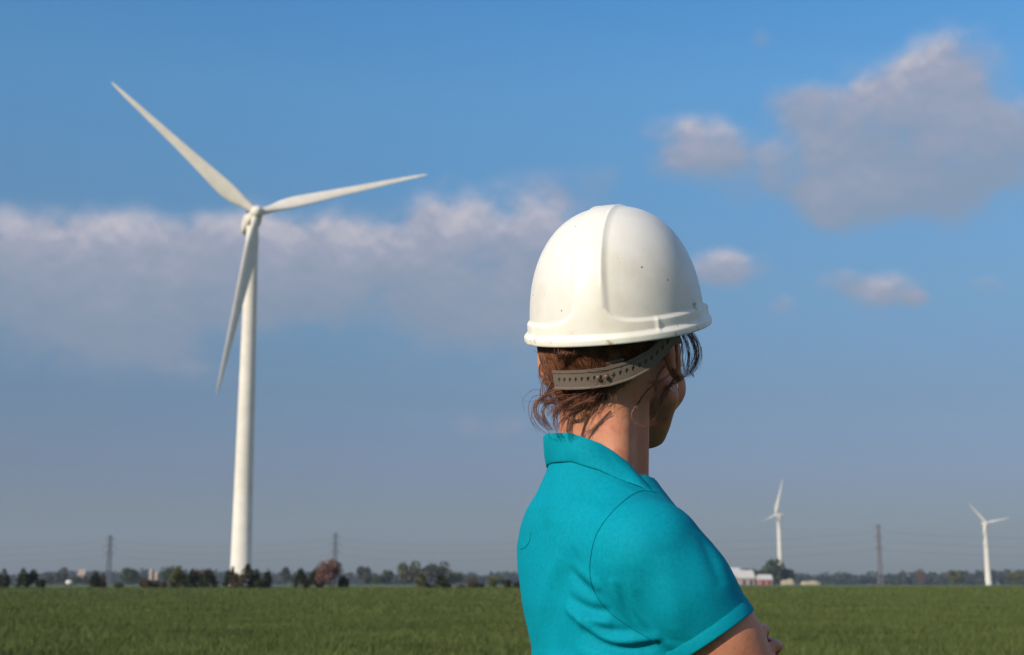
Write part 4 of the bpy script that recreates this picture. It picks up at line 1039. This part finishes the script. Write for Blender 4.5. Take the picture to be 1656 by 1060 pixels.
# cap of hair over the skull, hidden by the hat above the rim
def hairline(phi): return np.interp(phi, [-1.9, -1.6, -1.35, -1.1, -.7, -.3, 0, .3, .7, 1.1, 1.35, 1.6, 1.9], [.030, .012, -.012, -.028, -.048, -.062, -.064, -.055, -.036, -.018, -.006, .014, .030])
PH = np.linspace(-1.9, 1.9, 90); ZZ = np.linspace(0, 1, 34); V = []
for ph in PH:
    for t_ in ZZ:
        z0 = hairline(ph)+.010; z = z0+(.112-z0)*t_; lift = .0010+.0026*min(1, t_*3)
        V.append(scalp(ph, z, lift)+.0006*A3([math.sin(ph*60), 0, 0]))
i, j = np.meshgrid(np.arange(len(PH)-1), np.arange(len(ZZ)-1), indexing='ij'); n = len(ZZ)
V = A3(V); top = len(V); V = np.vstack([V, hd(0, -.02, .135)[None]])
Fc = np.stack([i*n+j, (i+1)*n+j, (i+1)*n+j+1, i*n+j+1], -1).reshape(-1, 4)
capm = (V, Fc)
H_.add(V, Fc)
# combed up from the nape under the strap
for k in range(2000):
    ph = hr.uniform(-.92, 1.3); z0 = hairline(ph)+abs(hr.normal(0, .012))-.002; sh = -.25+hr.normal(0, .16)+.10*math.sin(ph*9)
    z1 = hr.uniform(.005, .045); L = .0012+abs(hr.normal(0, .0012)); b = hr.normal(0, .0015)
    pts = [scalp(ph, z0, .0002)] + [scalp(ph+sh*t_*(.6+.4*t_), z0+(z1-z0)*t_, L*(1.3*math.sin(t_*2.2))+.0012+.0020*t_*(t_ > .5)) for t_ in (.22, .48, .75, 1)]
    strand(pts, hr.uniform(.00018, .00038), 9, .8, .25)
# shorter untidy ends over the strap's lower edge and the hairline
for k in range(240):
    ph = hr.uniform(-.9, .8); z0 = hairline(ph)+hr.uniform(.003, .013); dph = hr.normal(-.42, .2); dz = hr.normal(-.006, .010)
    strand([scalp(ph, z0, .002), scalp(ph+dph*.4, z0+dz*.2+.004, .006+abs(hr.normal(0, .003))), scalp(ph+dph*.8, z0+dz*.7, .007+abs(hr.normal(0, .004))), scalp(ph+dph, z0+dz*1.3, .006+abs(hr.normal(0, .006)))], hr.uniform(.00018, .0003), 10)
# dark tuft hanging over the inner strap, just under the rim
for k in range(170):
    px = 926+hr.normal(0, 11); e = hr.normal(0, 5, 3); Yb = 1.602
    strand([P(px+8+e[0], 553, Yb+.004), P(px+3+e[1], 570, Yb-.006+hr.normal(0, .002)), P(px-1+e[1], 578, Yb+.001+hr.normal(0, .002)), P(px+1+e[2]*1.5, hr.uniform(582, 597), Yb+.012)], hr.uniform(.0002, .0004), 8, .3)
# loose locks and flyaways: (row of seen points, distance, strands, spread in metres, thickness)
LOCKS = [
 ([(905, 632), (884, 640), (868, 652), (866, 668), (878, 684), (892, 694)], 1.63, 16, .0028, .00028),
 ([(912, 640), (890, 650), (878, 665), (882, 682), (890, 696)], 1.63, 14, .0026, .00028),
 ([(925, 650), (900, 652), (882, 648), (868, 651), (862, 660)], 1.625, 16, .0026, .00026),
 ([(900, 628), (886, 634), (872, 645), (863, 662), (860, 680), (870, 697)], 1.64, 6, .002, .00020),
 ([(935, 640), (912, 652), (898, 668), (897, 684), (903, 697)], 1.62, 16, .003, .00028),
 ([(960, 645), (935, 655), (915, 662), (898, 662), (886, 672)], 1.612, 18, .003, .00026),
 ([(945, 660), (925, 668), (908, 680), (902, 694)], 1.617, 12, .003, .00026),
 ([(893, 615), (884, 632), (880, 650), (890, 660)], 1.66, 10, .002, .00024),
 ([(888, 600), (876, 625), (874, 640), (866, 650), (868, 640)], 1.69, 6, .0018, .0002),
 ([(886, 575), (873, 592), (874, 612), (884, 630)], 1.71, 7, .002, .0002),
 ([(888, 565), (878, 580), (871, 600), (880, 622), (876, 640)], 1.71, 5, .002, .00018),
 ([(895, 640), (865, 640), (855, 655), (858, 680), (880, 699), (900, 705)], 1.64, 2, .001, .00016),
 ([(905, 650), (872, 648), (850, 650), (842, 642)], 1.64, 1, .001, .00015), ([(890, 640), (872, 630), (858, 633), (845, 648), (848, 668)], 1.65, 2, .001, .00015),
 ([(1102, 528), (1119, 548), (1126, 572), (1121, 592), (1112, 606)], 1.735, 46, .0034, .00016),
 ([(1108, 528), (1126, 550), (1131, 574), (1125, 594), (1114, 604)], 1.74, 30, .0028, .00015),
 ([(1098, 530), (1108, 550), (1113, 572), (1111, 592), (1108, 604)], 1.71, 30, .0030, .00015),
 ([(1096, 536), (1104, 555), (1103, 580), (1106, 600), (1098, 615)], 1.67, 16, .0026, .00016),
 ([(1112, 602), (1100, 612), (1085, 622), (1070, 635), (1062, 655)], 1.655, 16, .0032, .00015),
 ([(1096, 606), (1082, 625), (1072, 645), (1062, 668), (1048, 686)], 1.65, 22, .0034, .00016),
 ([(1090, 598), (1075, 612), (1060, 618), (1045, 614)], 1.65, 8, .002, .0002),
 ([(1058, 622), (1040, 640), (1026, 660), (1020, 674), (1028, 685), (1044, 689), (1062, 684)], 1.632, 7, .0010, .0002),
 ([(1050, 628), (1036, 648), (1030, 662)], 1.632, 6, .0012, .00022),
 ([(1075, 590), (1062, 612), (1058, 640), (1052, 655)], 1.645, 8, .002, .0002),
 ([(1115, 600), (1122, 610), (1118, 600)], 1.73, 3, .001, .0002), ([(1135, 560), (1134, 580), (1126, 600)], 1.75, 2, .001, .00016), ([(1085, 655), (1078, 640), (1090, 620), (1110, 612)], 1.66, 3, .001, .00018)]
for pts, Yd, n, sp, r in LOCKS:
    for k in range(n):
        a = hr.normal(0, sp*.5, 3); b = hr.normal(0, sp, 3); m_ = len(pts); q = []
        for w, (px, py) in enumerate(pts): f = w/(m_-1); q.append(A3(P(px, py, Yd))+a*(1-f)+b*f+hr.normal(0, sp*.12, 3))
        strand(q, r*hr.uniform(.7, 1.2), 16, .35)
for k in range(26):                      # single flyaways round the nape and ears
    ph = hr.uniform(-1.4, 1.3); z = hairline(ph)+hr.uniform(0, .02); d = hr.normal(0, .25, 2)
    strand([scalp(ph, z, .002), scalp(ph+d[0]*.5, z-.01, .012), scalp(ph+d[0], z-.022+d[1]*.03, hr.uniform(.012, .028))], .00015, 10)
H_.V = [v-ORG for v in H_.V]; hair = H_.build('hair', M_hair, person)
# small silver ring under the right ear
M_silver = material('silver', (.75, .73, .70), .22, .5, Metallic=1.0)
m = MB(); ce = A3(P(1090, 626, 1.655)); a = np.linspace(0, 2*np.pi, 25); ring = ce+np.cos(a)[:, None]*.0045*A3([.9, -.35, 0])+np.sin(a)[:, None]*.0050*UP
m.sweep(ring-ORG, .0006, 6, cap=False); m.build('earring', M_silver, person)
# stitched line round the sleeve hem
# turned and stitched hem band round the sleeve opening
def hem_band(cen, ax_, name='hem'):
    u1 = np.cross(ax_, UP); u1 /= np.linalg.norm(u1); u2 = np.cross(ax_, u1); K = 96; A = np.linspace(0, 2*np.pi, K, endpoint=False); R_ = []
    for a in A:
        d = u1*math.cos(a)+u2*math.sin(a); h = sB.ray_cast(Vector(cen-ax_*.011+d*.074), Vector(-d), .04); R_.append((A3(h[0])-cen)@d if h[0] is not None else np.nan)
    R_ = np.array(R_); R_ = np.where(np.isnan(R_), np.nanmedian(R_), R_); R_ = np.minimum(R_, np.nanmedian(R_)+.008)
    for _ in range(3): R_ = (np.roll(R_, 1)+2*R_+np.roll(R_, -1))/4
    prof = [(-.0180, -.0012), (-.0172, .0002), (-.0160, .0007), (-.008, .0008), (-.001, .0009), (.0006, .0005), (.0012, .0), (.0012, -.0030), (0, -.0062), (-.012, -.0066)]
    V = []
    for q_, dr in prof:
        for a, r in zip(A, R_): d = u1*math.cos(a)+u2*math.sin(a); V.append(cen+ax_*q_+d*(r+dr))
    n = len(prof); i, j = np.meshgrid(np.arange(n-1), np.arange(K), indexing='ij'); j2 = (j+1) % K
    return pchild(name, A3(V), np.stack([i*K+j, i*K+j2, (i+1)*K+j2, (i+1)*K+j], -1).reshape(-1, 4), M_cloth, shirt)
hem_band(HEMC, axs); hem_band(SL+(EL-SL)/np.linalg.norm(EL-SL)*.17, (EL-SL)/np.linalg.norm(EL-SL))
print('T all', time.time()-T0)
